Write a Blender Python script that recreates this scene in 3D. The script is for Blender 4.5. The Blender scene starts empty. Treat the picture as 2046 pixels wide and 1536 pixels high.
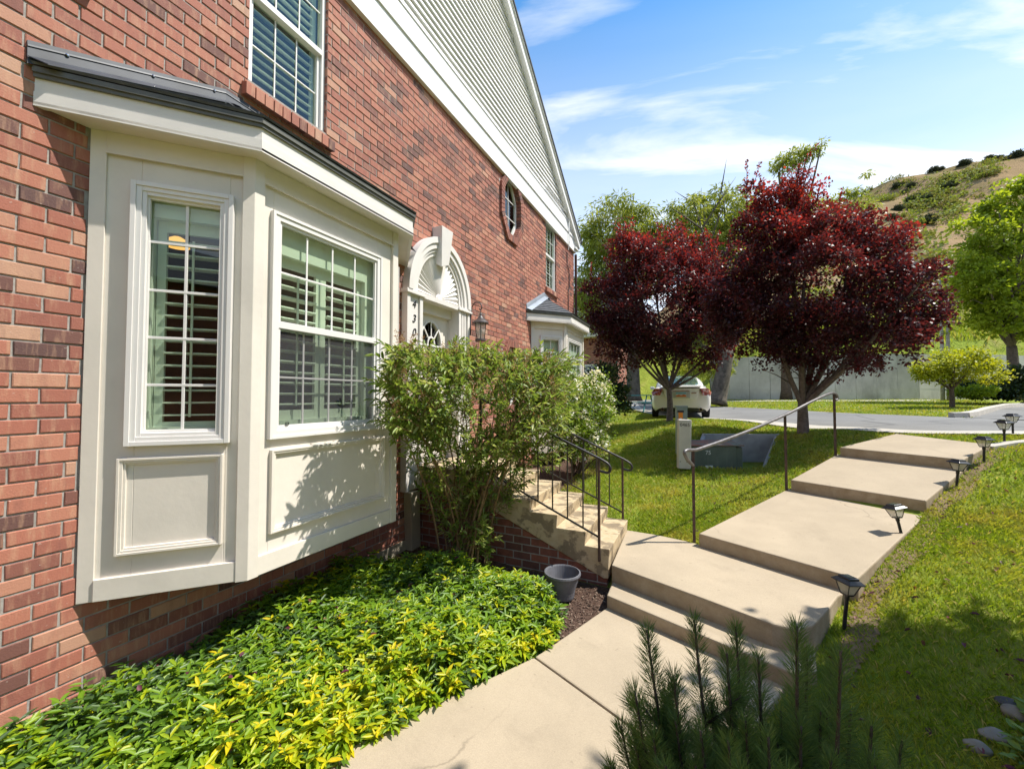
import bpy, bmesh, math, random
import numpy as np
from mathutils import Vector, Matrix, Euler
R = math.radians
rng = np.random.default_rng(7)
random.seed(5)
OFF = 1.9            # whole place is lifted so that the lower path lies near z = 0
S = bpy.context.scene
C = S.collection
PI = math.pi

# ---------------------------------------------------------------- camera
cam_d = bpy.data.cameras.new('camera')
cam = bpy.data.objects.new('camera', cam_d); C.objects.link(cam)
cam_d.sensor_width = 36.0; cam_d.lens = 36.0 * 810 / 2046
cam_d.clip_start = 0.05; cam_d.clip_end = 6000
PITCH, YAW = R(1.768), R(25.238)
cam.location = (3.2, 0, OFF); cam.rotation_euler = (PI / 2 + PITCH, 0, YAW)
S.camera = cam
CAMP = np.array([3.2, 0, 0.0])
FWD = np.array([-math.sin(YAW) * math.cos(PITCH), math.cos(YAW) * math.cos(PITCH), math.sin(PITCH)])
RGT = np.array([math.cos(YAW), math.sin(YAW), 0]); UPV = np.cross(RGT, FWD)

# ---------------------------------------------------------------- light
SUN_AZ, SUN_EL = R(66), R(58)      # azimuth from +Y towards +X
w = bpy.data.worlds.new('World'); S.world = w; w.use_nodes = True
nt = w.node_tree; N = nt.nodes; L = nt.links; N.clear()
out = N.new('ShaderNodeOutputWorld'); bg = N.new('ShaderNodeBackground')
sky = N.new('ShaderNodeTexSky'); sky.sky_type = 'NISHITA'; sky.sun_disc = False
sky.sun_elevation = SUN_EL; sky.sun_rotation = SUN_AZ; sky.altitude = 1400; sky.air_density = 1.0; sky.dust_density = 0.6; sky.ozone_density = 2.2
bg.inputs[1].default_value = 0.12
tc = N.new('ShaderNodeTexCoord'); sep = N.new('ShaderNodeSeparateXYZ'); L.new(tc.outputs['Generated'], sep.inputs[0])
zz = N.new('ShaderNodeMath'); zz.operation = 'MAXIMUM'; L.new(sep.outputs[2], zz.inputs[0]); zz.inputs[1].default_value = 0.0
za = N.new('ShaderNodeMath'); za.operation = 'ADD'; L.new(zz.outputs[0], za.inputs[0]); za.inputs[1].default_value = 0.16
dx = N.new('ShaderNodeMath'); dx.operation = 'DIVIDE'; L.new(sep.outputs[0], dx.inputs[0]); L.new(za.outputs[0], dx.inputs[1])
dy = N.new('ShaderNodeMath'); dy.operation = 'DIVIDE'; L.new(sep.outputs[1], dy.inputs[0]); L.new(za.outputs[0], dy.inputs[1])
cb = N.new('ShaderNodeCombineXYZ'); L.new(dx.outputs[0], cb.inputs[0]); L.new(dy.outputs[0], cb.inputs[1])
mp = N.new('ShaderNodeMapping'); mp.vector_type = 'TEXTURE'; mp.inputs['Rotation'].default_value = (0, 0, R(17)); mp.inputs['Scale'].default_value = (1.9, 0.62, 1); mp.inputs['Location'].default_value = (3.3, 1.9, 0)
L.new(cb.outputs[0], mp.inputs[0])
n1 = N.new('ShaderNodeTexNoise'); n1.inputs['Scale'].default_value = 1.9; n1.inputs['Detail'].default_value = 9; n1.inputs['Roughness'].default_value = 0.56; n1.inputs['Distortion'].default_value = 0.55
L.new(mp.outputs[0], n1.inputs[0])
cr = N.new('ShaderNodeValToRGB'); cr.color_ramp.elements[0].position = 0.50; cr.color_ramp.elements[0].color = (0, 0, 0, 1); cr.color_ramp.elements[1].position = 0.74; cr.color_ramp.elements[1].color = (1, 1, 1, 1)
L.new(n1.outputs[0], cr.inputs[0])
# thicker veil of cirrus lower in the sky
hz = N.new('ShaderNodeMapRange'); hz.inputs[1].default_value = 0.74; hz.inputs[2].default_value = 0.22; hz.inputs[3].default_value = 0.0; hz.inputs[4].default_value = 0.95
L.new(sep.outputs[2], hz.inputs[0])
ad = N.new('ShaderNodeMath'); ad.operation = 'ADD'; ad.use_clamp = True; L.new(cr.outputs[0], ad.inputs[0])
n2 = N.new('ShaderNodeTexNoise'); n2.inputs['Scale'].default_value = 0.8; n2.inputs['Detail'].default_value = 7; n2.inputs['Roughness'].default_value = 0.55; n2.inputs['Distortion'].default_value = 0.3
L.new(mp.outputs[0], n2.inputs[0]); v2 = N.new('ShaderNodeMapRange'); v2.inputs[1].default_value = .36; v2.inputs[2].default_value = .62; v2.inputs[3].default_value = .70; v2.inputs[4].default_value = 1.1; L.new(n2.outputs[0], v2.inputs[0])
vm = N.new('ShaderNodeMath'); vm.operation = 'MULTIPLY'; L.new(hz.outputs[0], vm.inputs[0]); L.new(v2.outputs[0], vm.inputs[1]); L.new(vm.outputs[0], ad.inputs[1])
ml = N.new('ShaderNodeMath'); ml.operation = 'MULTIPLY'; L.new(ad.outputs[0], ml.inputs[0]); ml.inputs[1].default_value = 0.88
tint = N.new('ShaderNodeMix'); tint.data_type = 'RGBA'; tint.blend_type = 'MULTIPLY'; tint.inputs[0].default_value = 1.0
L.new(sky.outputs[0], tint.inputs[6]); tint.inputs[7].default_value = (.50, 1.30, 1.62, 1)
mx = N.new('ShaderNodeMix'); mx.data_type = 'RGBA'; L.new(ml.outputs[0], mx.inputs[0]); L.new(tint.outputs[2], mx.inputs[6]); mx.inputs[7].default_value = (7.0, 7.1, 7.2, 1)
L.new(mx.outputs[2], bg.inputs[0]); L.new(bg.outputs[0], out.inputs[0])

sun_d = bpy.data.lights.new('sun', 'SUN'); sun_d.energy = 5.0; sun_d.angle = R(0.53); sun_d.color = (1.0, 0.945, 0.85)
sun = bpy.data.objects.new('sun', sun_d); C.objects.link(sun)
sv = Vector((math.sin(SUN_AZ) * math.cos(SUN_EL), math.cos(SUN_AZ) * math.cos(SUN_EL), math.sin(SUN_EL)))
sun.rotation_euler = sv.to_track_quat('Z', 'Y').to_euler(); sun.location = (0, 0, 30)
vs = S.view_settings; vs.view_transform = 'Standard'; vs.look = 'None'; vs.gamma = 1; vs.exposure = 0.6; vs.use_curve_mapping = False

# ---------------------------------------------------------------- materials
MATS = {}
def nmat(name):
    m = bpy.data.materials.new(name); m.use_nodes = True
    t = m.node_tree; b = t.nodes['Principled BSDF']; MATS[name] = m
    return m, t, b
def noise(t, scale, detail=5, rough=.55, vec=None, obj=True, dist=0):
    n = t.nodes.new('ShaderNodeTexNoise'); n.inputs['Scale'].default_value = scale; n.inputs['Detail'].default_value = detail
    n.inputs['Roughness'].default_value = rough; n.inputs['Distortion'].default_value = dist
    if vec is None:
        g = t.nodes.new('ShaderNodeNewGeometry'); vec = g.outputs['Position']
    t.links.new(vec, n.inputs['Vector']); return n.outputs['Fac']
def ramp(t, fac, stops):
    r = t.nodes.new('ShaderNodeValToRGB'); e = r.color_ramp.elements
    while len(e) < len(stops): e.new(0.5)
    for i, (p, c) in enumerate(stops):
        e[i].position = p; e[i].color = (c[0], c[1], c[2], 1) if not isinstance(c, (int, float)) else (c, c, c, 1)
    t.links.new(fac, r.inputs[0]); return r.outputs[0]
def mix(t, fac, a, b, mode='MIX'):
    m = t.nodes.new('ShaderNodeMix'); m.data_type = 'RGBA'; m.blend_type = mode
    for s, v in ((0, fac), (6, a), (7, b)):
        if isinstance(v, (int, float)): m.inputs[s].default_value = v
        elif isinstance(v, tuple): m.inputs[s].default_value = (v[0], v[1], v[2], 1)
        else: t.links.new(v, m.inputs[s])
    return m.outputs[2]
def bump(t, b, h, strength=.3, dist=.01):
    n = t.nodes.new('ShaderNodeBump'); n.inputs['Strength'].default_value = strength; n.inputs['Distance'].default_value = dist
    t.links.new(h, n.inputs['Height']); t.links.new(n.outputs[0], b.inputs['Normal'])
def attr(t, name):
    a = t.nodes.new('ShaderNodeAttribute'); a.attribute_name = name; return a.outputs['Fac']
def geopos(t): return t.nodes.new('ShaderNodeNewGeometry').outputs['Position']
def mapping(t, vec, scale=(1, 1, 1), rot=(0, 0, 0), loc=(0, 0, 0)):
    m = t.nodes.new('ShaderNodeMapping'); m.inputs['Scale'].default_value = scale; m.inputs['Rotation'].default_value = rot; m.inputs['Location'].default_value = loc
    t.links.new(vec, m.inputs[0]); return m.outputs[0]
def simple(name, col, rough=.6, var=.12, scale=6, bmp=0, bscale=60, metal=0, spec=.5, dirt=0):
    m, t, b = nmat(name)
    c0 = tuple(x * (1 - var) for x in col); c1 = tuple(min(1, x * (1 + var)) for x in col)
    col_o = ramp(t, noise(t, scale), [(.3, c0), (.7, c1)])
    if dirt:
        d = ramp(t, noise(t, scale * .45, 8, .7), [(.5, 0.0), (.75, 1.0)])
        col_o = mix(t, mix(t, dirt, (0, 0, 0), d), col_o, tuple(x * .35 for x in col))
    t.links.new(col_o, b.inputs['Base Color']); b.inputs['Roughness'].default_value = rough; b.inputs['Metallic'].default_value = metal
    b.inputs['Specular IOR Level'].default_value = spec
    if bmp: bump(t, b, noise(t, bscale, 6), bmp, .004)
    return m
simple('cream_paint', (.705, .65, .575), .5, .06, 2.2, .2, 28, dirt=.2)
simple('white_paint', (.69, .655, .615), .5, .05, 4, .06, 40)
simple('vinyl_white', (.73, .705, .68), .35, .03, 4)
simple('siding_white', (.77, .76, .745), .5, .05, 2.5)
simple('shutter_white', (.72, .74, .68), .4, .03, 4)
simple('flash_metal', (.045, .052, .066), .5, .3, 5, .08, 20, spec=.35)
simple('drip_metal', (.10, .10, .085), .5, .2, 8)
simple('flash_pale', (.36, .40, .45), .35, .15, 5, metal=.3)
simple('iron_black', (.028, .024, .024), .45, .4, 25, .1, 120)
simple('rusty_iron', (.075, .042, .03), .65, .6, 14, .2, 120)
simple('rail_metal', (.16, .15, .15), .42, .3, 20, .1, 100, metal=.5)
simple('lamp_black', (.018, .018, .022), .35, .2, 20)
simple('lantern_bronze', (.055, .045, .042), .45, .3, 20, .1, 90)
simple('solar_panel', (.02, .03, .055), .12, .1, 30)
simple('mortar', (.31, .285, .26), .9, .2, 30, .4, 150)
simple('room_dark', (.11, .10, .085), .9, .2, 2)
simple('pot_plastic', (.12, .12, .135), .55, .15, 12, .05, 60)
simple('pot_soil', (.05, .035, .03), .95, .4, 40, .6, 60)
simple('post_beige', (.52, .49, .44), .6, .08, 4, .1, 60, dirt=.2)
simple('ped_green', (.22, .27, .24), .5, .12, 6, dirt=.15)
simple('orange_sticker', (.80, .25, .02), .5, .05, 8)
simple('well_grey', (.33, .335, .34), .75, .2, 5, .2, 50, dirt=.3)
simple('ink_black', (.012, .012, .014), .6, .1, 8)
simple('sticker_white', (.7, .7, .68), .6, .05, 8)
simple('teal_paint', (.05, .22, .24), .5, .2, 6)
simple('rubber', (.018, .018, .019), .8, .2, 20)
simple('dark_plastic', (.02, .02, .022), .5, .2, 20)
simple('silver_panel', (.42, .41, .40), .35, .08, 8)
simple('chrome', (.6, .6, .6), .15, .05, 10, metal=1)
simple('stone_grey', (.23, .215, .19), .85, .25, 9, .5, 40)
simple('slate_dark', (.045, .045, .05), .8, .4, 12, .4, 80)
simple('kerb_concrete', (.42, .39, .34), .85, .12, 5, .3, 80)
simple('tan_wall', (.42, .37, .28), .8, .1, 4, .2, 40)
simple('plum_bark', (.13, .10, .085), .9, .4, 18, .6, 60)
simple('willow_bark', (.095, .078, .06), .95, .5, 7, .9, 18)
simple('pale_bark', (.42, .40, .36), .85, .3, 12, .4, 40)
simple('brown_bark', (.10, .07, .05), .95, .5, 25, .6, 80)
simple('bush_bark', (.20, .125, .06), .9, .4, 25, .5, 80)
simple('roof_shingle', (.075, .08, .09), .9, .35, 14, .5, 60)
simple('brick_far', (.36, .13, .085), .85, .25, 9, .3, 40)
simple('mountain_rock', (.36, .36, .37), .95, .2, .05)

def brick_face():
    m, t, b = nmat('brick')
    a = attr(t, 'rnd'); a2 = attr(t, 'rnd2')
    base = ramp(t, a, [(0, (.10, .05, .045)), (.06, (.165, .068, .052)), (.18, (.25, .09, .064)), (.45, (.335, .118, .078)), (.72, (.38, .148, .096)), (.9, (.41, .185, .12)), (1, (.43, .25, .17))])
    p = geopos(t)
    pv = t.nodes.new('ShaderNodeVectorMath'); pv.operation = 'ADD'
    cx = t.nodes.new('ShaderNodeCombineXYZ'); t.links.new(a2, cx.inputs[2]); sc = t.nodes.new('ShaderNodeVectorMath'); sc.operation = 'SCALE'; t.links.new(cx.outputs[0], sc.inputs[0]); sc.inputs['Scale'].default_value = 37
    t.links.new(p, pv.inputs[0]); t.links.new(sc.outputs[0], pv.inputs[1])
    streak = noise(t, 1, 6, .65, mapping(t, pv.outputs[0], (24, 24, 4)))
    s1 = ramp(t, streak, [(.50, 0.0), (.74, 1.0)])
    col = mix(t, mix(t, .62, (0, 0, 0), s1), base, (.50, .30, .19))
    s2 = ramp(t, noise(t, 1, 5, .6, mapping(t, pv.outputs[0], (13, 13, 5), loc=(5, 3, 2))), [(.55, 0.0), (.8, 1.0)])
    col = mix(t, mix(t, .6, (0, 0, 0), s2), col, (.15, .06, .05))
    spk = ramp(t, noise(t, 55, 2, .5), [(.70, 0.0), (.74, 1.0)])
    col = mix(t, mix(t, .35, (0, 0, 0), spk), col, (.55, .48, .42))
    t.links.new(col, b.inputs['Base Color']); b.inputs['Roughness'].default_value = .8
    bump(t, b, noise(t, 110, 6, .65), .45, .005)
brick_face()
def brick_tex(name, axis, c1=(.26, .085, .055), c2=(.14, .055, .045), sc=1.0):
    m, t, b = nmat(name)
    p = geopos(t); s = t.nodes.new('ShaderNodeSeparateXYZ'); t.links.new(p, s.inputs[0])
    c = t.nodes.new('ShaderNodeCombineXYZ'); t.links.new(s.outputs[axis], c.inputs[0]); t.links.new(s.outputs[2], c.inputs[1])
    k = t.nodes.new('ShaderNodeTexBrick'); t.links.new(c.outputs[0], k.inputs['Vector'])
    k.inputs['Scale'].default_value = 1; k.inputs['Brick Width'].default_value = .203 * sc; k.inputs['Row Height'].default_value = .0813 * sc; k.inputs['Mortar Size'].default_value = .006; k.inputs['Mortar Smooth'].default_value = .1
    k.inputs['Color1'].default_value = (*c1, 1); k.inputs['Color2'].default_value = (*c2, 1); k.inputs['Mortar'].default_value = (.30, .27, .25, 1)
    v = ramp(t, noise(t, 14, 6, .65), [(.3, .65), (.75, 1.25)])
    t.links.new(mix(t, 1.0, k.outputs[0], v, 'MULTIPLY'), b.inputs['Base Color']); b.inputs['Roughness'].default_value = .85
    inv = t.nodes.new('ShaderNodeMath'); inv.operation = 'SUBTRACT'; inv.inputs[0].default_value = 1; t.links.new(k.outputs['Fac'], inv.inputs[1])
    bump(t, b, inv.outputs[0], .6, .01)
brick_tex('brick_side', 0); brick_tex('brick_end', 0, (.36, .12, .075), (.22, .08, .055)); brick_tex('brick_front_far', 0, (.40, .15, .10), (.30, .10, .075))

def concrete(name, col, dirt=.25, fine=1.0):
    m, t, b = nmat(name)
    c = ramp(t, noise(t, 1.7, 7, .6), [(.3, tuple(x * .9 for x in col)), (.7, tuple(x * 1.08 for x in col))])
    f = ramp(t, noise(t, 160, 3, .6), [(.3, .86), (.75, 1.08)])
    c = mix(t, 1.0, c, f, 'MULTIPLY')
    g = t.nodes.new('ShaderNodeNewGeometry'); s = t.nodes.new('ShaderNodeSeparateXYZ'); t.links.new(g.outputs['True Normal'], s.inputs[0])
    # upright faces turn darker and browner in noise patches
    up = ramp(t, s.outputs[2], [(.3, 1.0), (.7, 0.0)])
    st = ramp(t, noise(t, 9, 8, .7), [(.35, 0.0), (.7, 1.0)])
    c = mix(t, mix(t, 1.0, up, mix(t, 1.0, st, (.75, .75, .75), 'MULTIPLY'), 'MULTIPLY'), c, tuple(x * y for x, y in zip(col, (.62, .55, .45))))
    st2 = ramp(t, noise(t, 3.1, 9, .72, dist=.6), [(.55, 0.0), (.78, 1.0)])
    c = mix(t, mix(t, dirt, (0, 0, 0), st2), c, tuple(x * .55 for x in col))
    t.links.new(c, b.inputs['Base Color']); b.inputs['Roughness'].default_value = .85; b.inputs['Specular IOR Level'].default_value = .25
    cr_ = t.nodes.new('ShaderNodeTexVoronoi'); cr_.feature = 'DISTANCE_TO_EDGE'; cr_.inputs['Scale'].default_value = .42
    wv = t.nodes.new('ShaderNodeVectorMath'); wv.operation = 'ADD'; nz = t.nodes.new('ShaderNodeTexNoise'); nz.inputs['Scale'].default_value = 3; nz.inputs['Detail'].default_value = 6; t.links.new(geopos(t), nz.inputs['Vector'])
    sc_ = t.nodes.new('ShaderNodeVectorMath'); sc_.operation = 'SCALE'; sc_.inputs['Scale'].default_value = .35; t.links.new(nz.outputs['Color'], sc_.inputs[0]); t.links.new(sc_.outputs[0], wv.inputs[0]); t.links.new(mapping(t, geopos(t), (1, 1, 0), loc=(.4, .7, 0)), wv.inputs[1]); t.links.new(wv.outputs[0], cr_.inputs['Vector'])
    ck = ramp(t, cr_.outputs[0], [(.0012, .55), (.0032, 0.0)])
    c = mix(t, mix(t, 1.0, ck, ramp(t, noise(t, .9, 3, .5), [(.5, 0.0), (.6, 1.0)]), 'MULTIPLY'), c, tuple(x * .42 for x in col))
    pt_ = ramp(t, noise(t, .55, 4, .5), [(.56, 0.0), (.60, .28)])
    c = mix(t, pt_, c, tuple(min(1, x * 1.22) for x in col))
    spt = ramp(t, noise(t, 26, 2, .5), [(.71, 0.0), (.76, .5)])
    c = mix(t, spt, c, tuple(x * .55 for x in col))
    t.links.new(c, b.inputs['Base Color'])
    bump(t, b, noise(t, 190, 5, .7), .22, .004)
concrete('concrete', (.395, .325, .235), .42)
def stair_side():
    m, t, b = nmat('stair_concrete')
    col = (.54, .47, .38)
    c = ramp(t, noise(t, 2.3, 7, .6), [(.3, tuple(x * .92 for x in col)), (.7, tuple(x * 1.06 for x in col))])
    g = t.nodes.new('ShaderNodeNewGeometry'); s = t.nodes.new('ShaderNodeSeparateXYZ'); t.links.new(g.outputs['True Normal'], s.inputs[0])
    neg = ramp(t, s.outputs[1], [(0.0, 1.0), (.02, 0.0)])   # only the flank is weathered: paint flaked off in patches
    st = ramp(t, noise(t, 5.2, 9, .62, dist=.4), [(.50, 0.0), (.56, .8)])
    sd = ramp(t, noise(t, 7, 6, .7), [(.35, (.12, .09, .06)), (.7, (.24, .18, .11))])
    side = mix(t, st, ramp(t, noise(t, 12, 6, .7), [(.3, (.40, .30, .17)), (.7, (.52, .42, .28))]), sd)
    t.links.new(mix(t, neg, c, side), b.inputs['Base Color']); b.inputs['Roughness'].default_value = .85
    bump(t, b, noise(t, 90, 6, .7), .4, .006)
stair_side()
def asphalt():
    m, t, b = nmat('asphalt')
    c = ramp(t, noise(t, .55, 8, .65), [(.3, (.14, .136, .13)), (.7, (.20, .195, .185))])
    c = mix(t, 1.0, c, ramp(t, noise(t, 70, 3, .6), [(.3, .75), (.7, 1.2)]), 'MULTIPLY')
    cr_ = t.nodes.new('ShaderNodeTexVoronoi'); cr_.feature = 'DISTANCE_TO_EDGE'; cr_.inputs['Scale'].default_value = .28
    t.links.new(mapping(t, geopos(t), (1, 1, 0)), cr_.inputs['Vector'])
    c = mix(t, ramp(t, cr_.outputs[0], [(.004, .6), (.012, 0.0)]), c, (.05, .05, .05))
    t.links.new(c, b.inputs['Base Color']); b.inputs['Roughness'].default_value = .9
    bump(t, b, noise(t, 120, 4, .7), .4, .006)
asphalt()
def retaining():
    m, t, b = nmat('retaining_concrete')
    p = geopos(t)
    c = ramp(t, noise(t, .7, 8, .65), [(.3, (.42, .40, .36)), (.7, (.62, .60, .55))])
    s = ramp(t, noise(t, 1, 7, .7, mapping(t, p, (.6, .6, .22))), [(.46, 0.0), (.70, 1.0)])
    c = mix(t, mix(t, .8, (0, 0, 0), s), c, (.13, .12, .10))
    t.links.new(c, b.inputs['Base Color']); b.inputs['Roughness'].default_value = .9
    bump(t, b, noise(t, 20, 6, .7), .4, .02)
retaining()
def ground(name, cols, scales=(.9, 7), bm=.6):
    m, t, b = nmat(name)
    c = ramp(t, noise(t, scales[0], 6, .6), [(.3, cols[0]), (.7, cols[1])])
    c = mix(t, ramp(t, noise(t, scales[1], 6, .7), [(.4, 0.0), (.7, .7)]), c, cols[2])
    t.links.new(c, b.inputs['Base Color']); b.inputs['Roughness'].default_value = .95; b.inputs['Specular IOR Level'].default_value = .1
    bump(t, b, noise(t, 60, 6, .7), bm, .02)
ground('lawn_base', ((.12, .17, .018), (.20, .27, .03), (.28, .24, .06)))
ground('dry_soil', ((.20, .145, .085), (.30, .22, .13), (.12, .085, .055)), (5, 30), .8)
ground('mulch', ((.055, .032, .025), (.10, .06, .045), (.17, .115, .085)), (4, 45), 1.0)
def hill_mat():
    m, t, b = nmat('hill_ground')
    c = ramp(t, noise(t, .035, 8, .6), [(.30, (.20, .16, .07)), (.5, (.30, .21, .12)), (.75, (.26, .18, .125))])
    g = ramp(t, noise(t, .022, 7, .6, dist=.5), [(.56, 0.0), (.64, 1.0)])
    c = mix(t, mix(t, .7, (0, 0, 0), g), c, ramp(t, noise(t, .5, 5, .7), [(.35, (.13, .16, .035)), (.7, (.23, .27, .06))]))
    s = ramp(t, noise(t, .28, 5, .6), [(.60, 0.0), (.66, 1.0)])
    c = mix(t, mix(t, .7, (0, 0, 0), s), c, (.10, .11, .045))
    a = attr(t, 'near')     # lush grass right behind the retaining wall
    c = mix(t, a, c, ramp(t, noise(t, .6, 6, .65), [(.3, (.16, .22, .035)), (.55, (.24, .29, .05)), (.75, (.30, .27, .10))]))
    t.links.new(c, b.inputs['Base Color']); b.inputs['Roughness'].default_value = 1; b.inputs['Specular IOR Level'].default_value = 0
    bump(t, b, noise(t, .6, 8, .7), .8, .6)
hill_mat()

def leaf_mat(name, stops, trans=.35, rough=.45, tcol=None, spec=.5, tgain=1.35, patch=None):
    m, t, b = nmat(name)
    c = ramp(t, attr(t, 'rnd'), stops)
    if patch:
        c = mix(t, ramp(t, noise(t, patch[1], 5, .6), patch[2]), c, patch[0])
    t.links.new(c, b.inputs['Base Color']); b.inputs['Roughness'].default_value = rough; b.inputs['Specular IOR Level'].default_value = spec
    tr = t.nodes.new('ShaderNodeBsdfTranslucent')
    if tcol: t.links.new(ramp(t, attr(t, 'rnd'), tcol), tr.inputs[0])
    else: t.links.new(mix(t, 1.0, c, (tgain * 1.1, tgain, tgain * .6), 'MULTIPLY'), tr.inputs[0])
    ms = t.nodes.new('ShaderNodeMixShader'); ms.inputs[0].default_value = trans
    t.links.new(b.outputs[0], ms.inputs[1]); t.links.new(tr.outputs[0], ms.inputs[2])
    t.links.new(ms.outputs[0], t.nodes['Material Output'].inputs[0])
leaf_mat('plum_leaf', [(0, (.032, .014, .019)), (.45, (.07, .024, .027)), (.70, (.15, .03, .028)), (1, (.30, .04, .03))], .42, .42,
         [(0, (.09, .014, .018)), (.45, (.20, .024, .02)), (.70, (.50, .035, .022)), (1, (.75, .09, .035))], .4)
leaf_mat('willow_leaf', [(0, (.14, .19, .02)), (.5, (.23, .28, .04)), (1, (.34, .36, .06))], .45, .55)
leaf_mat('maple_leaf', [(0, (.15, .22, .012)), (.5, (.24, .32, .018)), (1, (.34, .41, .03))], .48, .55)
leaf_mat('gold_leaf', [(0, (.22, .28, .012)), (.5, (.34, .38, .015)), (1, (.45, .44, .02))], .42, .55)
leaf_mat('dark_leaf', [(0, (.022, .04, .012)), (.6, (.04, .07, .02)), (1, (.07, .10, .03))], .3, .4)
leaf_mat('scrub_leaf', [(0, (.03, .045, .025)), (1, (.06, .075, .04))], .2, .8)
leaf_mat('scrub_green', [(0, (.17, .13, .055)), (.4, (.15, .17, .04)), (.7, (.19, .25, .04)), (1, (.30, .36, .06))], .3, .8)
leaf_mat('spirea_leaf', [(0, (.10, .18, .02)), (.6, (.19, .29, .03)), (1, (.28, .38, .06))], .42, .5)
leaf_mat('blossom_white', [(0, (.72, .70, .60)), (1, (.85, .84, .78))], .3, .7)
leaf_mat('bush_leaf', [(0, (.07, .125, .025)), (.4, (.15, .235, .04)), (.7, (.26, .34, .075)), (1, (.47, .49, .23))], .42, .42)
leaf_mat('bush_tip', [(0, (.30, .15, .07)), (1, (.42, .28, .16))], .3, .8)
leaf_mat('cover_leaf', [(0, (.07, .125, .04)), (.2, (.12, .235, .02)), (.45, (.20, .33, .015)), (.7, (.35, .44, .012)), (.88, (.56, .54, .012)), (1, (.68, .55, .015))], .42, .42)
leaf_mat('pine_needle', [(0, (.07, .13, .045)), (.5, (.14, .225, .06)), (1, (.30, .385, .10))], .38, .45)
leaf_mat('grass_blade', [(0, (.13, .21, .012)), (.5, (.22, .31, .016)), (.9, (.31, .37, .03)), (1, (.50, .42, .15))], .42, .5, patch=((.46, .37, .07), 1.6, [(.46, 0.0), (.72, .75)]))
leaf_mat('fallen_leaf', [(0, (.05, .012, .02)), (.7, (.12, .02, .05)), (1, (.25, .12, .05))], .2, .6)
leaf_mat('fresh_leaf', [(0, (.08, .16, .015)), (1, (.20, .30, .03))], .4, .4)
leaf_mat('mulch_chip', [(0, (.05, .028, .02)), (.6, (.11, .065, .045)), (1, (.26, .19, .14))], .0, .9)
def glass(name, tint, refl=.10, rough=0.0):
    m, t, b = nmat(name); t.nodes.remove(b)
    tr = t.nodes.new('ShaderNodeBsdfTransparent'); tr.inputs[0].default_value = (*tint, 1)
    gl = t.nodes.new('ShaderNodeBsdfGlossy'); gl.inputs['Roughness'].default_value = rough; gl.inputs[0].default_value = (.92, .97, .95, 1)
    lw = t.nodes.new('ShaderNodeFresnel'); lw.inputs[0].default_value = 1.5
    ma = t.nodes.new('ShaderNodeMath'); ma.operation = 'ADD'; ma.use_clamp = True; ma.inputs[1].default_value = refl; t.links.new(lw.outputs[0], ma.inputs[0])
    ms = t.nodes.new('ShaderNodeMixShader'); g = t.nodes.new('ShaderNodeNewGeometry'); fm = t.nodes.new('ShaderNodeMath'); fm.operation = 'SUBTRACT'; fm.inputs[0].default_value = 1; t.links.new(g.outputs['Backfacing'], fm.inputs[1])
    fx = t.nodes.new('ShaderNodeMath'); fx.operation = 'MULTIPLY'; t.links.new(ma.outputs[0], fx.inputs[0]); t.links.new(fm.outputs[0], fx.inputs[1])   # only the outer surface mirrors
    t.links.new(fx.outputs[0], ms.inputs[0]); t.links.new(tr.outputs[0], ms.inputs[1]); t.links.new(gl.outputs[0], ms.inputs[2])
    t.links.new(ms.outputs[0], t.nodes['Material Output'].inputs[0])
glass('window_glass', (.87, .92, .86), .04)
def veil(name, clear, col, trans):
    m, t, b = nmat(name); t.nodes.remove(b)
    tr = t.nodes.new('ShaderNodeBsdfTransparent'); df = t.nodes.new('ShaderNodeBsdfDiffuse'); df.inputs[0].default_value = (*col, 1)
    tl_ = t.nodes.new('ShaderNodeBsdfTranslucent'); tl_.inputs[0].default_value = (*col, 1); m2 = t.nodes.new('ShaderNodeMixShader'); m2.inputs[0].default_value = trans
    t.links.new(df.outputs[0], m2.inputs[1]); t.links.new(tl_.outputs[0], m2.inputs[2])
    ms = t.nodes.new('ShaderNodeMixShader'); ms.inputs[0].default_value = 1 - clear; t.links.new(tr.outputs[0], ms.inputs[1]); t.links.new(m2.outputs[0], ms.inputs[2]); t.links.new(ms.outputs[0], t.nodes['Material Output'].inputs[0])
veil('screen_mesh', .62, (.10, .10, .11), .0); veil('lamp_glass', .45, (.75, .73, .66), .5)
glass('car_glass', (.28, .36, .33), .12)
def emis(name, col, s):
    m, t, b = nmat(name); b.inputs['Base Color'].default_value = (*col, 1); b.inputs['Emission Color'].default_value = (*col, 1); b.inputs['Emission Strength'].default_value = s
emis('bulb_glow', (1.0, .50, .13), 1.0)
def carpaint():
    m, t, b = nmat('car_white'); b.inputs['Base Color'].default_value = (.76, .73, .68, 1); b.inputs['Roughness'].default_value = .3; b.inputs['Coat Weight'].default_value = .8; b.inputs['Coat Roughness'].default_value = .06
carpaint()
def tail():
    m, t, b = nmat('tail_lens'); b.inputs['Roughness'].default_value = .12; b.inputs['Coat Weight'].default_value = 1
    t.links.new(ramp(t, noise(t, 9, 2), [(.35, (.10, .012, .012)), (.5, (.42, .06, .03)), (.68, (.45, .36, .36))]), b.inputs['Base Color'])
tail()
simple('plate_white', (.62, .64, .62), .4, .02, 9); simple('plate_orange', (.62, .16, .04), .5, .2, 30); simple('plate_blue', (.20, .38, .46), .5, .1, 30)

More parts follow.
